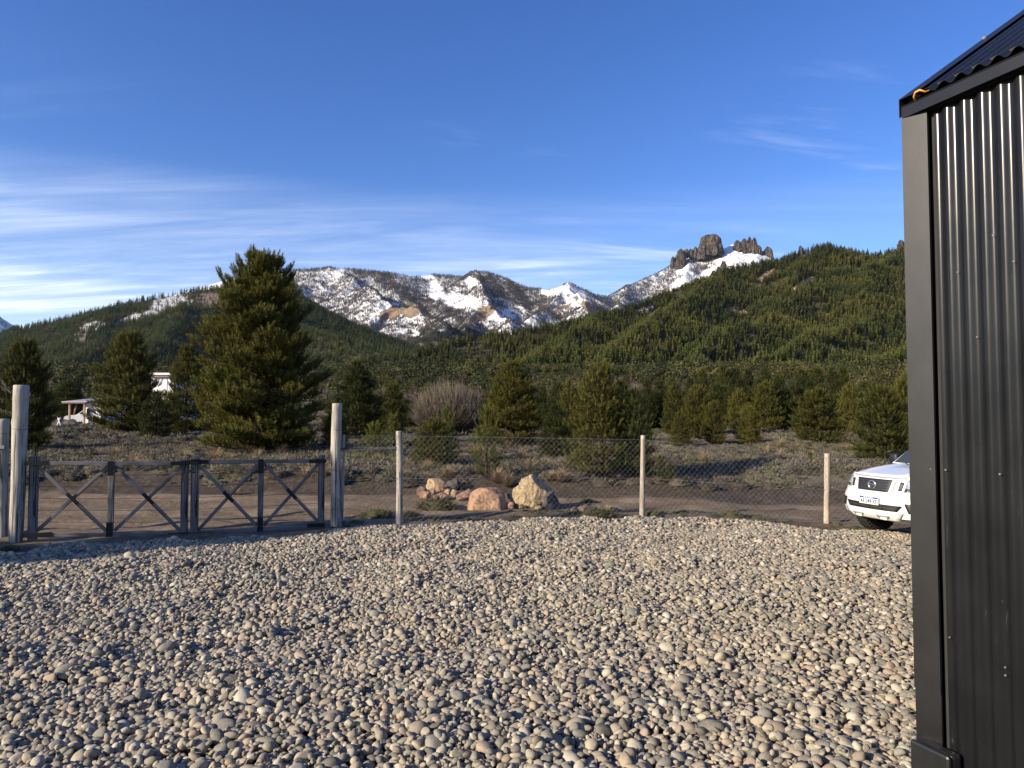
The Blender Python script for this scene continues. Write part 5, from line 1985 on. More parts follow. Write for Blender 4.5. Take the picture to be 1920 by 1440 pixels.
for k in range(len(posts) - 1):
    (A, At), (Bp, Bt) = posts[k], posts[k + 1]
    off = -0.05
    A2, B2 = Vector((A.x, A.y + off, 0)), Vector((Bp.x, Bp.y + off, 0))
    z0a, z0b = float(H(A.x, A.y)) + 0.03, float(H(Bp.x, Bp.y)) + 0.03
    z1a, z1b = At.z - 0.07, Bt.z - 0.07
    if k == 0:
        z1a = z1b
    bag = mesh_bay(A2, B2, z0a, z1a, z0b, z1b)
    link('wire_mesh', bag.mesh('wire_mesh', M_WIRE), fence)['kind'] = 'stuff'
    for f in (0.0, 0.5, 1.0):
        V, F = tube_arrays([(A2.x, A2.y, z0a + (z1a - z0a) * f), (B2.x, B2.y, z0b + (z1b - z0b) * f)], 0.0022, 4, False)
        link('line_wire', mk_mesh('line_wire', V, F, M_WIRE), fence)
# short wooden rail between the pale post and the grey fence post
z_r = at(690, 841, (posts[0][0].y + posts[1][0].y) / 2).z
o = beam('fence_rail', (MB_.x + 0.05, MB_.y - 0.01, z_r), (posts[1][0].x - 0.03, posts[1][0].y - 0.01, z_r), 0.055, 0.045, M_GATE)
tag(o, 'short grey wooden rail between the pale gate post and the fence post', 'rail')
# plank nailed to the right side of the pale post
o = beam('post_plank', (MB_.x + 0.105, MB_.y + 0.02, 0.03), (MB_.x + 0.125, MB_.y + 0.02, at(640, 815, MB_.y).z), 0.04, 0.02, M_POST, None, (0, 1, 0))
tag(o, 'thin grey plank nailed along the right side of the pale gate post', 'plank')

# ------------------------------------------------------------------ boulders beside the track


def m_rock(name, c1, c2, c3, sc=1.0):
    t = NT(name)
    v = t.coord('Object')
    n1 = t.noise(v, 3.0 * sc, 6, 0.65, 0.4)
    n2 = t.noise(v, 14 * sc, 6, 0.7)
    c = t.mix(t.range(n1, 0.32, 0.68), c1, c2)
    c = t.mix(t.math('MULTIPLY', t.range(n2, 0.5, 0.72), 0.7), c, c3)
    n3 = t.noise(t.coord('Object', (1, 1, 0.6)), 4.0 * sc, 5, 0.6, 0.9)
    crevice = t.range(t.math('ABSOLUTE', t.math('SUBTRACT', n3, 0.5)), 0.022, 0.0)
    c = t.mix(t.math('MULTIPLY', crevice, 0.6), c, tuple(q * 0.35 for q in c3))  # crevices drawn as thin dark lines in the colour
    hgt_ = t.math('SUBTRACT', n1, t.math('MULTIPLY', crevice, 0.5))
    return t.fin(c, 0.9, 0, t.bump(n2, 0.8, 0.03, t.bump(hgt_, 0.7, 0.07)), 0.15)


M_RPINK = m_rock('pink_rock', (0.36, 0.215, 0.13), (0.42, 0.275, 0.175), (0.27, 0.17, 0.115))
M_RYEL = m_rock('yellow_rock', (0.335, 0.25, 0.145), (0.43, 0.335, 0.205), (0.20, 0.14, 0.085))
M_RDARK = m_rock('dark_pink_rock', (0.20, 0.125, 0.10), (0.33, 0.205, 0.165), (0.14, 0.105, 0.09))
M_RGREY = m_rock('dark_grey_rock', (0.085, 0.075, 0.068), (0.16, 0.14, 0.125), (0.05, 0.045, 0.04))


def rock_mesh(seed, planes, p=26.0, rough=0.05, sub=4, fr=3.0):
    r = np.random.default_rng(seed)
    bm = bmesh.new()
    bmesh.ops.create_icosphere(bm, subdivisions=sub, radius=1.0)
    V = np.array([q.co[:] for q in bm.verts])
    N = np.array([pl[:3] for pl in planes], float)
    N /= np.linalg.norm(N, axis=1)[:, None]
    hs = np.array([pl[3] for pl in planes])
    dots = V @ N.T
    inv = np.sum(np.where(dots > 1e-4, (np.maximum(dots, 1e-4) / hs) ** p, 0), 1)
    rad = np.maximum(inv, 1e-9) ** (-1 / p)
    rad = np.minimum(rad, 1.6)
    q = V * rad[:, None]
    ph = r.uniform(0, 40, 2)
    ns = fbm(q[:, 0] * fr + ph[0] + q[:, 2] * 1.7, q[:, 1] * fr + ph[1] + q[:, 2] * fr * 0.9, seed, 5)
    ns2 = 1 - np.abs(fbm(q[:, 0] * fr * 0.8 + ph[1], q[:, 2] * fr * 0.8 + q[:, 1] * 2, seed + 4, 4))
    q = q * (1 + rough * ns + rough * 0.8 * (ns2 - 0.75))[:, None]
    for vt, co in zip(bm.verts, q):
        vt.co = co
    me = bpy.data.meshes.new('rock')
    bm.to_mesh(me)
    bm.free()
    return me


def rand_planes(seed, n=9, lo=0.6, hi=1.0, flat=0.0):
    r = np.random.default_rng(seed)
    N = r.normal(size=(n, 3))
    N /= np.linalg.norm(N, axis=1)[:, None]
    pl = [(*q, r.uniform(lo, hi)) for q in N]
    pl += [(1, 0.1, 0, hi), (-1, 0, 0.1, hi), (0, 1, 0, hi), (0, -1, 0.1, hi), (0, 0, 1, hi), (0, 0, -1, 0.5)]
    return pl


def put_rock(px, base, hw, top, mat, me, label, depth=1.0, tilt=0.0, rz=0.0, name='boulder', group=None):
    p = hit(px, base)
    w = hw / F_PX * p.y
    h = at(px, top, p.y).z - p.z
    V = np.array([q.co[:] for q in me.vertices])
    me2 = me.copy()
    me2.name = name
    Rm = np.array(Euler((0, tilt, rz)).to_matrix())
    V = V @ Rm.T
    V[:, 0] = (V[:, 0] - (V[:, 0].max() + V[:, 0].min()) / 2) / (V[:, 0].max() - V[:, 0].min()) * 2 * w
    V[:, 1] = V[:, 1] / (V[:, 1].max() - V[:, 1].min()) * 2 * w * depth
    zmin, zmax = V[:, 2].min(), V[:, 2].max()
    V[:, 2] = (V[:, 2] - zmin) / (zmax - zmin) * h * 1.12 - h * 0.12
    me2.vertices.foreach_set('co', V.astype(np.float32).ravel())
    me2.materials.clear()
    me2.materials.append(mat)
    me2.polygons.foreach_set('use_smooth', np.zeros(len(me2.polygons), dtype=bool))
    me2.update()
    o = link(name, me2, None, p + Vector((0, w * depth * 0.6, 0)))
    tag(o, label, 'rock', group)
    return o


# the big pointed yellow boulder
pl = [(-0.80, -0.30, 0.52, 0.60), (0.70, -0.25, 0.62, 0.62), (0.95, 0.0, 0.10, 0.80), (-0.98, 0, -0.15, 0.86), (-0.30, -1, 0.30, 0.50), (0.40, -1, 0.12, 0.54), (0, 1, 0.3, 0.6), (-0.15, 0, 1, 0.98), (0, 0, -1, 0.62), (-0.35, -0.5, -0.8, 0.66), (0.55, -0.6, -0.7, 0.62), (0.5, -0.8, 0.5, 0.66)]
put_rock(999, 953, 43, 891, M_RYEL, rock_mesh(5, pl, 30, 0.12, 5, 3.4), 'big pointed yellow boulder, largest rock by the track', 0.7)
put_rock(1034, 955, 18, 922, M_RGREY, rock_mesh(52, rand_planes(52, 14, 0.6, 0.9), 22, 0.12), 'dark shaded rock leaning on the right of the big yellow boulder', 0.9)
pl = [(-0.6, -0.3, 0.75, 0.70), (0.5, -0.3, 0.8, 0.72), (0, -0.8, 0.55, 0.62), (-1, 0, 0.1, 0.95), (1, 0, 0.15, 0.95), (0, 1, 0.3, 0.8), (0, 0, 1, 0.78), (-0.1, -1, 0, 0.8), (0, 0, -1, 0.4), (0.8, -0.5, 0.4, 0.86), (-0.85, -0.5, 0.3, 0.88)]
put_rock(913, 956, 38, 917, M_RPINK, rock_mesh(6, pl, 20, 0.075, 5, 2.8), 'smooth rounded pink boulder left of the big yellow boulder', 0.8)
for i, (px, base, hw, top, m, lab, tl) in enumerate([
    (815, 920, 18, 897, M_RYEL, 'tilted yellow slab on top of the heap of rocks', -0.5), (791, 931, 11, 912, M_RDARK, 'dark pink rock at the left end of the heap', 0.2),
    (797, 935, 11, 921, M_RPINK, 'low pink rock at the left foot of the heap', 0.1), (824, 926, 10, 908, M_RPINK, 'pointed pink rock in the middle of the heap', 0.4),
    (845, 922, 17, 899, M_RGREY, 'dark grey rock at the top right of the heap', 0.3), (826, 939, 17, 925, M_RDARK, 'flat brown pink rock at the front of the heap', 0.0),
    (853, 931, 9, 918, M_RYEL, 'small yellowish rock at the right of the heap', 0.3), (870, 940, 16, 917, M_RDARK, 'slanting brown slab at the right end of the heap', -0.7),
    (838, 928, 7, 916, M_RPINK, 'little pink stone wedged in the heap', 0.5), (855, 917, 6, 909, M_RPINK, 'small pink stone on the dark rock of the heap', 0.2), (812, 930, 8, 917, M_RDARK, 'dark pink stone under the tilted yellow slab', 0.2),
    (958, 955, 6, 941, M_RDARK, 'small stone between the pink and yellow boulders', 0.2), (977, 954, 5, 945, M_RYEL, 'pale chip at the left foot of the big yellow boulder', 0.4), (1032, 957, 9, 944, M_RPINK, 'small pinkish stone at the right foot of the big yellow boulder', 0.3),
    (1010, 955, 11, 948, M_RYEL, 'flat yellow stone under the big yellow boulder', 0.0), (1017, 950, 5, 936, M_RYEL, 'upright yellow splinter against the big yellow boulder', 0.3), (1078, 960, 8, 950, M_RPINK, 'orange stone at the left end of the low row of stones', 0.2),
    (1093, 959, 12, 947, M_RDARK, 'brown stone second in the low row of stones', 0.1), (1124, 956, 9, 948, M_RDARK, 'reddish stone third in the low row of stones', 0.1), (1144, 957, 8, 949, M_RPINK, 'pink stone at the right end of the low row of stones', 0.2),
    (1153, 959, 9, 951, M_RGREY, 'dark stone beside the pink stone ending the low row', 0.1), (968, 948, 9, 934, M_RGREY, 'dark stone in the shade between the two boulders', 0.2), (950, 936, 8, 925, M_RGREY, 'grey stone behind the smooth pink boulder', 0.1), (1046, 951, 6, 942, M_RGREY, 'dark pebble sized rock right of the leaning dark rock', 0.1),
]):
    put_rock(px, base, hw, top, m, rock_mesh(60 + i, rand_planes(60 + i), 24, 0.06, 3), lab, 0.85, tl, i * 0.7, 'rock')

# ------------------------------------------------------------------ buildings behind the left pines
M_WHITE = m_plain('white_render', (0.80, 0.79, 0.77), 0.85, 0, 0.05, 1.0)
M_ROOFG = m_plain('grey_roof_sheet', (0.36, 0.36, 0.40), 0.5, 0.2, 0.1, 0.8)
M_TIMBER = m_plain('reddish_timber', (0.36, 0.20, 0.135), 0.8, 0, 0.2, 2.0)
M_GLASSD = m_plain('dark_window', (0.02, 0.024, 0.03), 0.1, 0, 0.1, 1.0, 0.6)


def wbox(name, p0, p1, mat, parent, bevel=0.0):
    bm = bmesh.new()
    box_bm(bm, min(p0[0], p1[0]), max(p0[0], p1[0]), min(p0[1], p1[1]), max(p0[1], p1[1]), min(p0[2], p1[2]), max(p0[2], p1[2]), bevel=bevel)
    return bm_obj(name, bm, mat, parent)


YC = 60.0
k = YC / F_PX
g = at(140, 799, YC)
cp = empty('carport', (at(122, 799, YC).x, YC, g.z))


def cz(py):
    return at(140, py, YC).z - g.z


def cxx(px):
    return at(px, 780, YC).x - at(122, 799, YC).x


wbox('house_wall', (cxx(153), 0.2, -0.6), (cxx(186), 5, cz(756)), M_WHITE, cp)
for px in (130.5, 158.5):
    wbox('post', (cxx(px - 1.3), -0.1, -0.5), (cxx(px + 1.3), 0.05, cz(756)), M_TIMBER, cp)
wbox('eave_beam', (cxx(119), -0.25, cz(756.2)), (cxx(162), -0.1, cz(754.2)), M_TIMBER, cp)
bm = bmesh.new()
vs = [bm.verts.new(q) for q in ((cxx(118.5), -0.3, cz(754)), (cxx(166), -0.3, cz(754)), (cxx(186), 3.5, cz(744)), (cxx(151), 3.5, cz(744.5)))]
f = bm.faces.new(vs)
ex = bmesh.ops.extrude_face_region(bm, geom=[f])
bmesh.ops.translate(bm, vec=(0, 0, 0.06), verts=[q for q in ex['geom'] if isinstance(q, bmesh.types.BMVert)])
bmesh.ops.recalc_face_normals(bm, faces=bm.faces)
bm_obj('roof', bm, M_ROOFG, cp)
wbox('window', (cxx(160), 0.16, cz(780)), (cxx(166), 0.19, cz(766)), M_GLASSD, cp)
V, F = tube_arrays([(cxx(134), 0.3, cz(779)), (cxx(139), 0.3, cz(757))], 0.05, 5)
link('strut', mk_mesh('strut', V, F, M_TIMBER), cp)
tag(cp, 'white house with a grey carport roof on reddish posts between the left pines', 'carport')


# the light car parked there
def small_car(loc, label):
    root = empty('parked_car', loc)
    M_CARW = m_plain('pale_car_paint', (0.42, 0.44, 0.46), 0.3, 0, 0.04, 1, 0.5, 0.3)
    prof = [(-2.1, 0.35), (-2.1, 0.80), (-1.95, 0.92), (-1.0, 1.02), (-0.45, 1.45), (0.9, 1.48), (1.7, 1.05), (2.05, 1.0), (2.1, 0.4)]
    bm = bmesh.new()
    for sgn in (-1, 1):
        pass
    lo = [bm.verts.new((x, -0.85 + 0.12 * max(0, (z - 0.95)) * 2, z)) for x, z in prof]
    hi = [bm.verts.new((x, 0.85 - 0.12 * max(0, (z - 0.95)) * 2, z)) for x, z in prof]
    n = len(prof)
    for q in range(n):
        bm.faces.new((lo[q], lo[(q + 1) % n], hi[(q + 1) % n], hi[q]))
    bm.faces.new(lo[::-1])
    bm.faces.new(hi)
    bmesh.ops.recalc_face_normals(bm, faces=bm.faces)
    bmesh.ops.bevel(bm, geom=bm.edges[:], offset=0.05, segments=2, affect='EDGES')
    bm_obj('body', bm, M_CARW, root)
    for nm, pts in (('windscreen', [(-0.97, -0.6, 1.07), (-0.97, 0.6, 1.07), (-0.52, 0.55, 1.41), (-0.52, -0.55, 1.41)]), ('side_window', [(-0.75, -0.83, 1.07), (-0.42, -0.76, 1.39), (0.85, -0.76, 1.41), (1.4, -0.83, 1.08)])):
        V = [Vector(q) + (Vector((-0.03, 0, 0.02)) if nm == 'windscreen' else Vector((0, -0.025, 0))) for q in pts]
        link(nm, mk_mesh(nm, [tuple(q) for q in V], [[0, 1, 2, 3]], M_GLASSD), root)
    for x in (-1.3, 1.35):
        for y in (-0.8, 0.8):
            bm = bmesh.new()
            bmesh.ops.create_cone(bm, cap_ends=True, segments=18, radius1=0.33, radius2=0.33, depth=0.2)
            bmesh.ops.transform(bm, matrix=Matrix.Translation((x, y, 0.33)) @ Matrix.Rotation(R(90), 4, 'X'), verts=bm.verts)
            bm_obj('wheel', bm, M_STRAP, root)
    tag(root, label, 'car')
    return root


small_car((cp.location.x + cxx(141), YC + 2.6, g.z - 0.15 + cz(797)), 'pale car parked in the shade under the carport roof')
# clutter in front: white trestle, low white edging, dark heap
tr_ = empty('white_trestle', (cp.location.x + cxx(124), YC - 1.0, g.z))
for x0, x1 in ((-0.25, 0.15), (0.35, -0.05)):
    V, F = tube_arrays([(x0, 0, -0.3), (x1, 0, cz(783))], 0.045, 5)
    link('leg', mk_mesh('leg', V, F, M_WHITE), tr_)
wbox('board', (-0.9, -0.1, cz(799.5)), (1.3, 0.1, cz(797.5)), M_WHITE, tr_)
tag(tr_, 'white trestle and board on the ground before the carport', 'trestle')
o = link('dark_heap', rock_mesh(91, rand_planes(91), 14, 0.1, 3), None, (cp.location.x + cxx(133), YC - 0.4, g.z + 0.05))
o.data.materials.append(M_RGREY)
o.scale = (1.1, 0.6, 0.55)
tag(o, 'dark heap of material lying before the carport', 'heap')
for px in (112, 114):
    pass

YH = 75.0
hz = lambda py: at(310, py, YH).z
hx = lambda px: at(px, 720, YH).x
wh = empty('white_house', (hx(310), YH, hz(735)))


def hbox(name, px0, px1, py0, py1, y0, y1, mat):
    return wbox(name, (hx(px0) - hx(310), y0, hz(py0) - hz(735)), (hx(px1) - hx(310), y1, hz(py1) - hz(735)), mat, wh)


hbox('wall', 284, 326, 800, 707, 0, 6, M_WHITE)
hbox('roof_edge', 282, 324, 703.2, 699.5, -0.5, 6.5, M_WHITE)
hbox('fascia_band', 283, 325, 706.6, 703.2, -0.35, 6.2, M_TIMBER)
hbox('wall_joint', 312.8, 313.8, 735, 707.2, -0.03, 0.0, M_ROOFG)
tag(wh, 'white house with a flat roof edge showing between the pines on the left', 'house')
# ------------------------------------------------------------------ white pickup
t = NT('white_car_paint')
M_PAINT = t.fin((0.66, 0.66, 0.65), 0.32, 0.0, None, 0.5, 0.6)
M_PAINT_D = m_plain('dusty_white_paint', (0.66, 0.645, 0.60), 0.55, 0, 0.08, 5.0)
M_BLACK = m_plain('black_car_plastic', (0.012, 0.012, 0.013), 0.5, 0, 0.2, 20)
M_CHROME = m_plain('chrome', (0.80, 0.81, 0.82), 0.32, 1.0, 0.03, 4)
M_LAMP = m_plain('headlamp_glass', (0.42, 0.43, 0.45), 0.06, 0.35, 0.4, 22, 0.7)
M_LAMPD = m_plain('headlamp_bezel', (0.05, 0.05, 0.055), 0.15, 0.2, 0.3, 20)
M_RUBBER = m_plain('tyre_rubber', (0.022, 0.020, 0.018), 0.85, 0, 0.3, 25, 0.3, None, 0.3)
M_GLASS = m_plain('car_glass', (0.035, 0.045, 0.05), 0.04, 0, 0.1, 3, 0.9)
M_PLATE = m_plain('plate_white', (0.78, 0.78, 0.76), 0.45, 0, 0.02, 5)
M_PLATEB = m_plain('plate_blue', (0.012, 0.075, 0.42), 0.45, 0, 0.05, 5)
M_INK = m_plain('plate_black', (0.01, 0.01, 0.01), 0.5, 0, 0.05, 5)

HEAD = R(71)
hv_ = Vector((-math.sin(HEAD), -math.cos(HEAD), 0))
p0 = at(1634, 990, 11.0)
truck = empty('pickup_truck', (p0.x, p0.y, float(H(p0.x + 0.5, p0.y + 0.6)) + 0.05), math.atan2(hv_.y, hv_.x))
TS = 0.90
truck.scale = (TS, TS, TS)
tag(truck, 'white pickup truck half hidden behind the metal shed', 'pickup truck')


def lat(y, z=0.7):
    y = np.abs(np.asarray(y, float)) / 0.925
    return 0.31 * y ** 3.4 + 0.05 * y ** 1.5


def prof_x(z):
    return np.interp(z, [0.26, 0.30, 0.36, 0.44, 0.56, 0.66, 0.74, 0.84, 0.95, 1.03], [-0.16, -0.07, -0.02, 0.0, 0.0, -0.015, -0.045, -0.07, -0.10, -0.16])


def skin(y, z, off=0.0):
    """a point on the nose of the pickup; off = proud of it"""
    z = np.asarray(z, float)
    return np.stack([prof_x(z) - lat(y, z) + off, y * (1 - 0.085 * sstep(z, 0.70, 1.0)), z], -1)


def grid_part(name, fn, us, vs, mat, parent=truck, smooth=True, thick=0.0):
    U, W = np.meshgrid(us, vs, indexing='ij')
    V = fn(U, W).reshape(-1, 3)
    nu, nv = len(us), len(vs)
    i, j = np.meshgrid(np.arange(nu - 1), np.arange(nv - 1), indexing='ij')
    F = np.stack([i * nv + j, (i + 1) * nv + j, (i + 1) * nv + j + 1, i * nv + j + 1], -1).reshape(-1, 4)
    o = link(name, mk_mesh(name, V, F, mat, smooth), parent)
    if thick:
        md = o.modifiers.new('thick', 'SOLIDIFY')
        md.thickness = thick
        md.offset = 0
    return o


def quad_patch(name, corners, mat, off, parent=truck, n=10, smooth=True):
    """patch on the nose: corners (y,z) BL, BR, TR, TL"""
    c = np.array(corners, float)

    def fn(u, w):
        q = ((1 - u) * (1 - w))[..., None] * c[0] + (u * (1 - w))[..., None] * c[1] + (u * w)[..., None] * c[2] + ((1 - u) * w)[..., None] * c[3]
        return skin(q[..., 0], q[..., 1], off)
    s = np.linspace(0, 1, n)
    return grid_part(name, fn, s, s, mat, parent, smooth, 0.006)


ys = np.linspace(-0.925, 0.925, 41)
zs_ = np.array([0.34, 0.40, 0.46, 0.52, 0.58, 0.64, 0.70, 0.745])
grid_part('front_bumper', lambda u, w: skin(u, w, 0.02 * (w < 0.70)), ys, zs_, M_PAINT)
grid_part('nose_panel', lambda u, w: skin(u, w, 0.0), ys, np.linspace(0.735, 1.025, 26), M_PAINT)
grid_part('bumper_underside', lambda u, w: np.stack([np.interp(w, [0, 1], [-0.14, -0.55]) - lat(u), u * (1 - 0.10 * w), np.interp(w, [0, 1], [0.30, 0.24])], -1), ys, np.linspace(0, 1, 4), M_PAINT_D)
# skid plate
quad_patch('skid_plate', [(-0.50, 0.285), (0.50, 0.285), (0.60, 0.44), (-0.60, 0.44)], M_PAINT_D, 0.045, n=14)
for s in (-1, 1):
    quad_patch('skid_shade_patch', [(s * 0.26 - 0.09, 0.325), (s * 0.26 + 0.09, 0.325), (s * 0.26 + 0.13, 0.375), (s * 0.26 - 0.13, 0.375)], m_plain('skid_shade', (0.30, 0.29, 0.27), 0.7), 0.055, n=5)  # flat grey patch painting the shade of a recess onto the plate
    V, F = tube_arrays([tuple(skin(np.array(s * 0.26 - 0.06), np.array(0.322), 0.05)), tuple(skin(np.array(s * 0.26 + 0.06), np.array(0.322), 0.05))], 0.03, 8)
    link('tow_boss', mk_mesh('tow_boss', V, F, M_PAINT_D, True), truck)
# lower intake with bars
quad_patch('lower_intake', [(-0.50, 0.455), (0.50, 0.455), (0.58, 0.555), (-0.58, 0.555)], M_BLACK, 0.026, n=14)
quad_patch('intake_bar', [(-0.52, 0.497), (0.52, 0.497), (0.53, 0.508), (-0.53, 0.508)], m_plain('grey_plastic', (0.05, 0.05, 0.052), 0.5), 0.036, n=14)
for y in (-0.25, 0.0, 0.25):
    quad_patch('intake_bar', [(y - 0.006, 0.46), (y + 0.006, 0.46), (y + 0.006, 0.55), (y - 0.006, 0.55)], M_BLACK, 0.038, n=4)
# grille
quad_patch('grille_frame', [(-0.36, 0.742), (0.36, 0.742), (0.47, 0.985), (-0.47, 0.985)], M_PAINT, 0.02, n=26)
quad_patch('grille', [(-0.315, 0.760), (0.315, 0.760), (0.39, 0.965), (-0.39, 0.965)], M_BLACK, 0.030, n=26)
for k in range(4):
    z = 0.795 + k * 0.042
    yw = 0.305 + (z - 0.765) / 0.19 * 0.06
    quad_patch('grille_slat', [(-yw, z), (yw, z), (yw, z + 0.012), (-yw, z + 0.012)], m_plain('grille_slat', (0.035, 0.035, 0.038), 0.45), 0.038, n=26)
quad_patch('hood_lip', [(-0.60, 0.990), (0.60, 0.990), (0.60, 1.006), (-0.60, 1.006)], m_plain('lip_grey', (0.40, 0.41, 0.43), 0.3, 0.4), 0.012, n=14)
for s in (-1, 1):
    c = [(s * 0.43, 0.745), (s * 0.55, 0.76), (s * 0.60, 0.975), (s * 0.50, 0.975)]
    quad_patch('corner_slot', [(s * 0.475, 0.80), (s * 0.53, 0.80), (s * 0.575, 0.93), (s * 0.52, 0.945)], M_BLACK, 0.012, n=6)
    hl = quad_patch('headlight', [(s * 0.56, 0.775), (s * 0.915, 0.815), (s * 0.915, 0.95), (s * 0.625, 0.972)], M_LAMP, 0.012, n=10)
    quad_patch('lamp_bezel', [(s * 0.575, 0.785), (s * 0.905, 0.822), (s * 0.895, 0.85), (s * 0.59, 0.835)], M_LAMPD, 0.018, hl, n=8)
    bm = bmesh.new()
    bmesh.ops.create_uvsphere(bm, u_segments=12, v_segments=8, radius=0.045)
    bmesh.ops.translate(bm, vec=skin(np.array(s * 0.69), np.array(0.895), -0.022), verts=bm.verts)
    bm_obj('lamp_bulb', bm, M_CHROME, hl, True)
    fg = quad_patch('fog_lamp_recess', [(s * 0.66, 0.44), (s * 0.90, 0.50), (s * 0.92, 0.60), (s * 0.60, 0.60)], M_BLACK, 0.026, n=8)
    bm = bmesh.new()
    bmesh.ops.create_uvsphere(bm, u_segments=12, v_segments=8, radius=0.045)
    bmesh.ops.translate(bm, vec=skin(np.array(s * 0.76), np.array(0.53), 0.0), verts=bm.verts)
    bm_obj('fog_lamp', bm, M_LAMPD, fg, True)
# emblem: ring and name bar
em = empty('emblem', (0, 0, 0))
em.parent = truck
cx0 = float(prof_x(0.862)) + 0.045
ring = [(cx0, 0.073 * math.cos(a), 0.862 + 0.066 * math.sin(a)) for a in np.linspace(0, 2 * math.pi, 33)]
V, F = tube_arrays(ring, 0.0115, 8, False)
link('emblem_ring', mk_mesh('emblem_ring', V, F, M_CHROME, True), em)
bm = bmesh.new()
box_bm(bm, cx0 - 0.006, cx0 + 0.014, -0.092, 0.092, 0.845, 0.879, bevel=0.004)
bm_obj('emblem_bar', bm, M_CHROME, em)


def text_mesh(name, body, size, center, mat, parent, depth=0.001, sx=1.0):
    cu = bpy.data.curves.new(name, 'FONT')
    cu.body = body
    cu.size = size
    cu.align_x, cu.align_y = 'CENTER', 'CENTER'
    cu.extrude = depth
    cu.offset = size * 0.022
    tmp = bpy.data.objects.new(name, cu)
    COL.objects.link(tmp)
    dg = bpy.context.evaluated_depsgraph_get()
    me = bpy.data.meshes.new_from_object(tmp.evaluated_get(dg))
    bpy.data.objects.remove(tmp)
    me.name = name
    V = np.array([v.co[:] for v in me.vertices])
    # text plane faces +X of the truck: text x -> +Y seen from the front is to the right hand side
    W = np.stack([V[:, 2] + center[0], V[:, 0] * sx + center[1], V[:, 1] + center[2]], -1)
    me.vertices.foreach_set('co', W.astype(np.float32).ravel())
    me.update()
    me.materials.clear()
    me.materials.append(mat)
    return link(name, me, parent)


text_mesh('emblem_letters', 'NISSAN', 0.030, (cx0 + 0.0155, 0, 0.862), M_INK, em, 0.0008, 1.15)
# number plate
pl_ = empty('number_plate', (0, 0, 0))
pl_.parent = truck
PX = 0.052
bm = bmesh.new()
box_bm(bm, PX - 0.012, PX, -0.20, 0.20, 0.535, 0.665, bevel=0.003)
bm_obj('plate_sheet', bm, M_PLATE, pl_)
bm = bmesh.new()
box_bm(bm, PX, PX + 0.0015, -0.195, 0.195, 0.630, 0.661)
bm_obj('plate_band', bm, M_PLATEB, pl_)
text_mesh('plate_number', 'AF 249 XF', 0.098, (PX + 0.002, 0.0, 0.581), M_INK, pl_, 0.001, 0.80)
text_mesh('plate_country', 'REPUBLICA ARGENTINA', 0.020, (PX + 0.003, 0.0, 0.646), M_PLATE, pl_, 0.0005, 0.95)
for y in (-0.135, 0.135):
    bm = bmesh.new()
    bmesh.ops.create_cone(bm, cap_ends=True, segments=8, radius1=0.007, radius2=0.007, depth=0.003)
    bmesh.ops.transform(bm, matrix=Matrix.Translation((PX + 0.003, y, 0.651)) @ Matrix.Rotation(R(90), 4, 'Y'), verts=bm.verts)
    bm_obj('plate_screw', bm, M_CHROME, pl_)

# hood
def hood_fn(u, w):
    # u: 0 front .. 1 windscreen, w: -1..1 across
    yw = w * (0.80 + 0.03 * u)
    x0 = prof_x(np.full_like(u, 1.02)) - lat(w * 0.925)
    x = x0 * (1 - u) + (-1.28 - 0.10 * np.abs(w) ** 2) * u
    z = 1.018 + 0.135 * np.sin(np.clip(u, 0, 1) * math.pi / 2) ** 0.8 - 0.055 * np.abs(w) ** 3 * (0.4 + u * 0.6)
    crease = np.exp(-((np.abs(w) - 0.55) / 0.10) ** 2) * 0.022 * np.clip(u * 4, 0, 1)
    z = z + crease - 0.010 * (np.abs(w) < 0.45) * np.clip(u * 4, 0, 1)
    return np.stack([x, yw, z], -1)


grid_part('hood', hood_fn, np.linspace(0, 1, 16), np.linspace(-1, 1, 41), M_PAINT, thick=0.004)
# body sides with wheel arches
FW, RW, WR = -0.92, -4.07, 0.385


def side_poly():
    top = [(-0.40, 0.72), (-0.50, 0.98), (-0.8, 1.055), (-1.25, 1.10), (-1.9, 1.12), (-3.35, 1.12), (-3.36, 1.10), (-5.2, 1.10), (-5.22, 0.55), (-5.1, 0.50)]
    bot = []

    def arch(cx_):
        pts = []
        for a in np.linspace(0, math.pi, 13):
            pts.append((cx_ - 0.46 * math.cos(a), 0.40 + 0.46 * math.sin(a)))
        return pts
    bot += [(-4.6, 0.45)] + arch(RW)[::1] + [(-3.55, 0.40), (-1.45, 0.38)] + arch(FW) + [(-0.40, 0.42), (-0.36, 0.55)]
    return top + bot


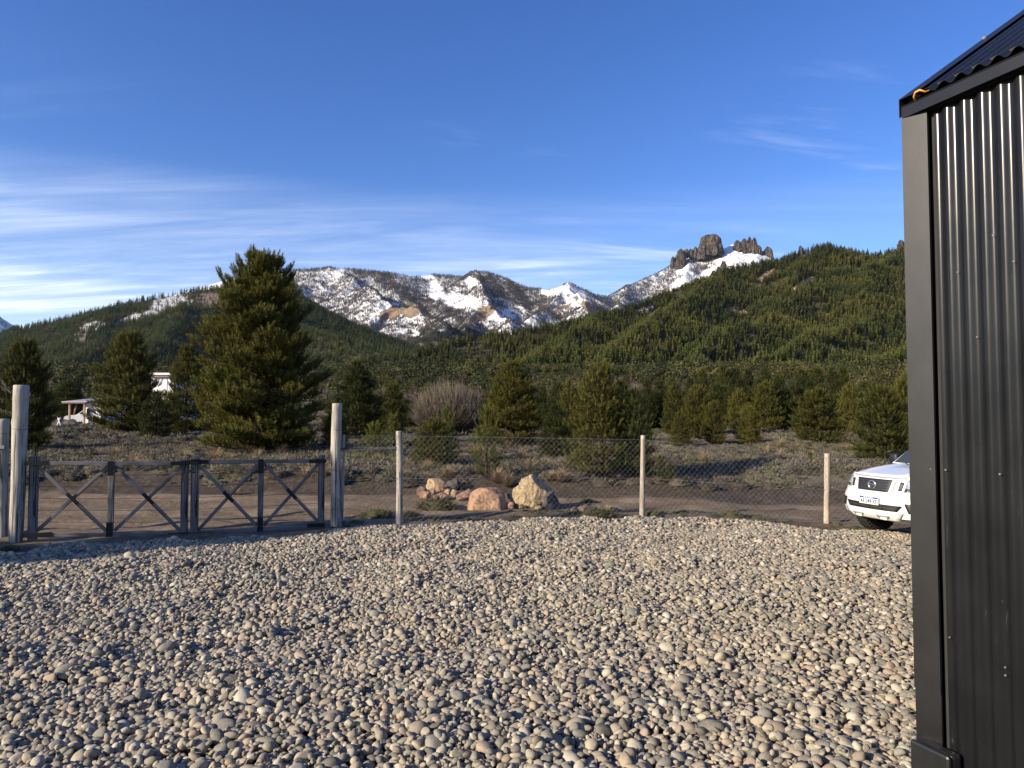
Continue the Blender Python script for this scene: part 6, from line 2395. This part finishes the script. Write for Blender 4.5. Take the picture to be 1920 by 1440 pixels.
sp_ = side_poly()
for s in (-1, 1):
    bm = bmesh.new()
    vs = [bm.verts.new((x, s * 0.922 - s * 0.075 * min(1, max(0, (z - 0.72)) / 0.28), z)) for x, z in sp_]
    f = bm.faces.new(vs)
    ex = bmesh.ops.extrude_face_region(bm, geom=[f])
    bmesh.ops.translate(bm, vec=(0, -s * 0.10, 0), verts=[q for q in ex['geom'] if isinstance(q, bmesh.types.BMVert)])
    bmesh.ops.triangulate(bm, faces=[q for q in bm.faces if len(q.verts) > 4])
    bmesh.ops.recalc_face_normals(bm, faces=bm.faces)
    bm_obj('side_panel', bm, M_PAINT, truck)
    grid_part('fender_top', lambda u, w, s=s: np.stack([-0.50 - u * 0.90, s * (0.745 + 0.10 * w), np.interp(u, [0, 0.4, 1], [0.985, 1.025, 1.085]) - 0.03 * w + 0.012], -1), np.linspace(0, 1, 8), np.linspace(0, 1, 4), M_PAINT)
    # mirrors
    bm = bmesh.new()
    box_bm(bm, -1.75, -1.60, min(s * 0.93, s * 1.12), max(s * 0.93, s * 1.12), 1.13, 1.31, bevel=0.035)
    bm_obj('mirror', bm, M_BLACK, truck, True)
    # door lines and handles
    for x in (-2.55, -3.2):
        bm = bmesh.new()
        box_bm(bm, x - 0.10, x + 0.10, min(s * 0.915, s * 0.95), max(s * 0.915, s * 0.95), 0.94, 0.975, bevel=0.01)
        bm_obj('door_handle', bm, M_CHROME, truck)
# cab
cab = [(-1.26, 1.12), (-2.02, 1.72), (-2.35, 1.79), (-3.0, 1.79), (-3.28, 1.70), (-3.36, 1.12)]
bm = bmesh.new()
L_, R_ = [], []
for x, z in cab:
    yy_ = 0.80 - 0.24 * (z - 1.12) / 0.67
    L_.append(bm.verts.new((x, yy_, z)))
    R_.append(bm.verts.new((x, -yy_, z)))
n = len(cab)
for q in range(n - 1):
    bm.faces.new((L_[q], L_[q + 1], R_[q + 1], R_[q]))
bm.faces.new(L_[::-1])
bm.faces.new(R_)
bm.faces.new((L_[-1], L_[0], R_[0], R_[-1]))
bmesh.ops.recalc_face_normals(bm, faces=bm.faces)
bmesh.ops.bevel(bm, geom=[e for e in bm.edges if abs(e.verts[0].co.y - e.verts[1].co.y) < 0.3], offset=0.035, segments=3, affect='EDGES')
bm_obj('cab', bm, M_PAINT, truck)
nv = Vector((-(1.72 - 1.12), 0, -(0.76))).normalized()
V = [(-1.31, -0.70, 1.165), (-1.31, 0.70, 1.165), (-1.97, 0.545, 1.69), (-1.97, -0.545, 1.69)]
V = [(x + 0.012, y, z + 0.014) for x, y, z in V]
o = link('windscreen', mk_mesh('windscreen', V, [[0, 1, 2, 3]], M_GLASS), truck)
md = o.modifiers.new('thick', 'SOLIDIFY')
md.thickness = 0.006
bm = bmesh.new()
box_bm(bm, -1.34, -1.22, -0.76, 0.76, 1.115, 1.150, bevel=0.01)
bm_obj('cowl', bm, M_BLACK, truck)
for a in (-0.35, 0.2):
    V, F = tube_arrays([(-1.29, a, 1.165), (-1.40, a + 0.25, 1.268), (-1.46, a + 0.42, 1.315)], 0.008, 5)
    link('wiper', mk_mesh('wiper', V, F, M_BLACK), truck)
for s in (-1, 1):
    for pts in ([(-1.55, 1.17), (-2.12, 1.62), (-2.45, 1.68), (-2.45, 1.17)], [(-2.53, 1.17), (-2.53, 1.68), (-2.98, 1.68), (-3.18, 1.62), (-3.26, 1.17)]):
        V = [(x, s * (0.80 - 0.24 * (z - 1.12) / 0.67 + 0.008), z) for x, z in pts]
        o = link('side_window', mk_mesh('side_window', V, [list(range(len(V)))], M_GLASS), truck)
        md = o.modifiers.new('thick', 'SOLIDIFY')
        md.thickness = 0.005
# bed, chassis
bm = bmesh.new()
box_bm(bm, -5.15, -3.42, -0.82, 0.82, 0.55, 0.62)
box_bm(bm, -3.44, -3.38, -0.82, 0.82, 0.55, 1.10)
box_bm(bm, -5.21, -5.15, -0.82, 0.82, 0.5, 1.10)
bm_obj('load_bed', bm, M_PAINT, truck)
bm = bmesh.new()
box_bm(bm, -5.0, -0.45, -0.52, 0.52, 0.36, 0.54)
box_bm(bm, -3.4, -1.45, -0.82, 0.82, 0.36, 0.60)
box_bm(bm, -1.45, -0.40, -0.50, 0.50, 0.45, 0.98)
bm_obj('chassis', bm, M_BLACK, truck)
for x in (FW, RW):
    V, F = tube_arrays([(x, -0.72, 0.385), (x, 0.72, 0.385)], 0.05, 8)
    link('axle', mk_mesh('axle', V, F, M_BLACK), truck)


def wheel(x, y, s, steer=0.0):
    w_ = empty('wheel', (x, y, WR))
    w_.parent = truck
    w_.rotation_euler = (0, 0, steer)
    pr = [(-0.125, 0.24), (-0.135, 0.30), (-0.125, 0.355), (-0.10, 0.378), (0, 0.385), (0.10, 0.378), (0.125, 0.355), (0.135, 0.30), (0.125, 0.24)]
    n = 48
    V, F = [], []
    for i in range(n):
        a = i / n * 2 * math.pi
        for (yy_, rr_) in pr:
            V.append((rr_ * math.cos(a), yy_, rr_ * math.sin(a)))
    m = len(pr)
    F = [[i * m + j, ((i + 1) % n) * m + j, ((i + 1) % n) * m + j + 1, i * m + j + 1] for i in range(n) for j in range(m - 1)]
    ty = link('tyre', mk_mesh('tyre', V, F, M_RUBBER, True), w_)
    bm = bmesh.new()
    for i in range(36):
        for r_, y0 in enumerate((-0.125, -0.062, 0.005, 0.068)):
            a = (i + 0.5 * (r_ % 2)) / 36 * 2 * math.pi
            Mx = Matrix.Rotation(a, 4, 'Y') @ Matrix.Translation((0.383, 0, 0)) @ Matrix.Rotation(R(18 * (-1) ** r_), 4, 'X')
            box_bm(bm, -0.012 if r_ in (0, 3) else -0.006, 0.010, y0, y0 + 0.055, -0.024, 0.022, Mx)
    bm_obj('tread', bm, M_RUBBER, ty)['kind'] = 'stuff'
    bm = bmesh.new()
    bmesh.ops.create_cone(bm, cap_ends=True, segments=32, radius1=0.245, radius2=0.235, depth=0.03)
    bmesh.ops.transform(bm, matrix=Matrix.Translation((0, s * 0.09, 0)) @ Matrix.Rotation(R(90), 4, 'X'), verts=bm.verts)
    for i in range(6):
        Mx = Matrix.Rotation(i * math.pi / 3, 4, 'Y') @ Matrix.Translation((0.13, s * 0.112, 0))
        box_bm(bm, -0.10, 0.10, -0.014, 0.014, -0.03, 0.03, Mx, 0.006)
    bm_obj('rim', bm, M_CHROME, w_)


for ch in list(truck.children):          # raised suspension: everything but the wheels sits a little higher
    if not ch.name.startswith('axle'):
        ch.location.z += 0.065
for x in (FW, RW):
    for s in (-1, 1):
        wheel(x, s * 0.775, s, 0.0)
print('TRIS approx', sum(len(m.polygons) * m.users for m in bpy.data.meshes))

# ------------------------------------------------------------------ thin mountain air
hm = bpy.data.materials.new('haze')
hm.use_nodes = True
hm.node_tree.nodes.clear()
h_out = hm.node_tree.nodes.new('ShaderNodeOutputMaterial')
h_vol = hm.node_tree.nodes.new('ShaderNodeVolumePrincipled')
hm.node_tree.links.new(h_vol.outputs[0], h_out.inputs['Volume'])
h_vol.inputs['Color'].default_value = (0.78, 0.87, 1.0, 1)
h_vol.inputs['Density'].default_value = 0.000013
h_vol.inputs['Anisotropy'].default_value = 0.2
bm = bmesh.new()
box_bm(bm, -5300, 5300, -5300, 5300, -2.5, 900)
tag(bm_obj('haze', bm, hm), 'thin bluish air between the yard and the mountains', 'haze', None, 'stuff')
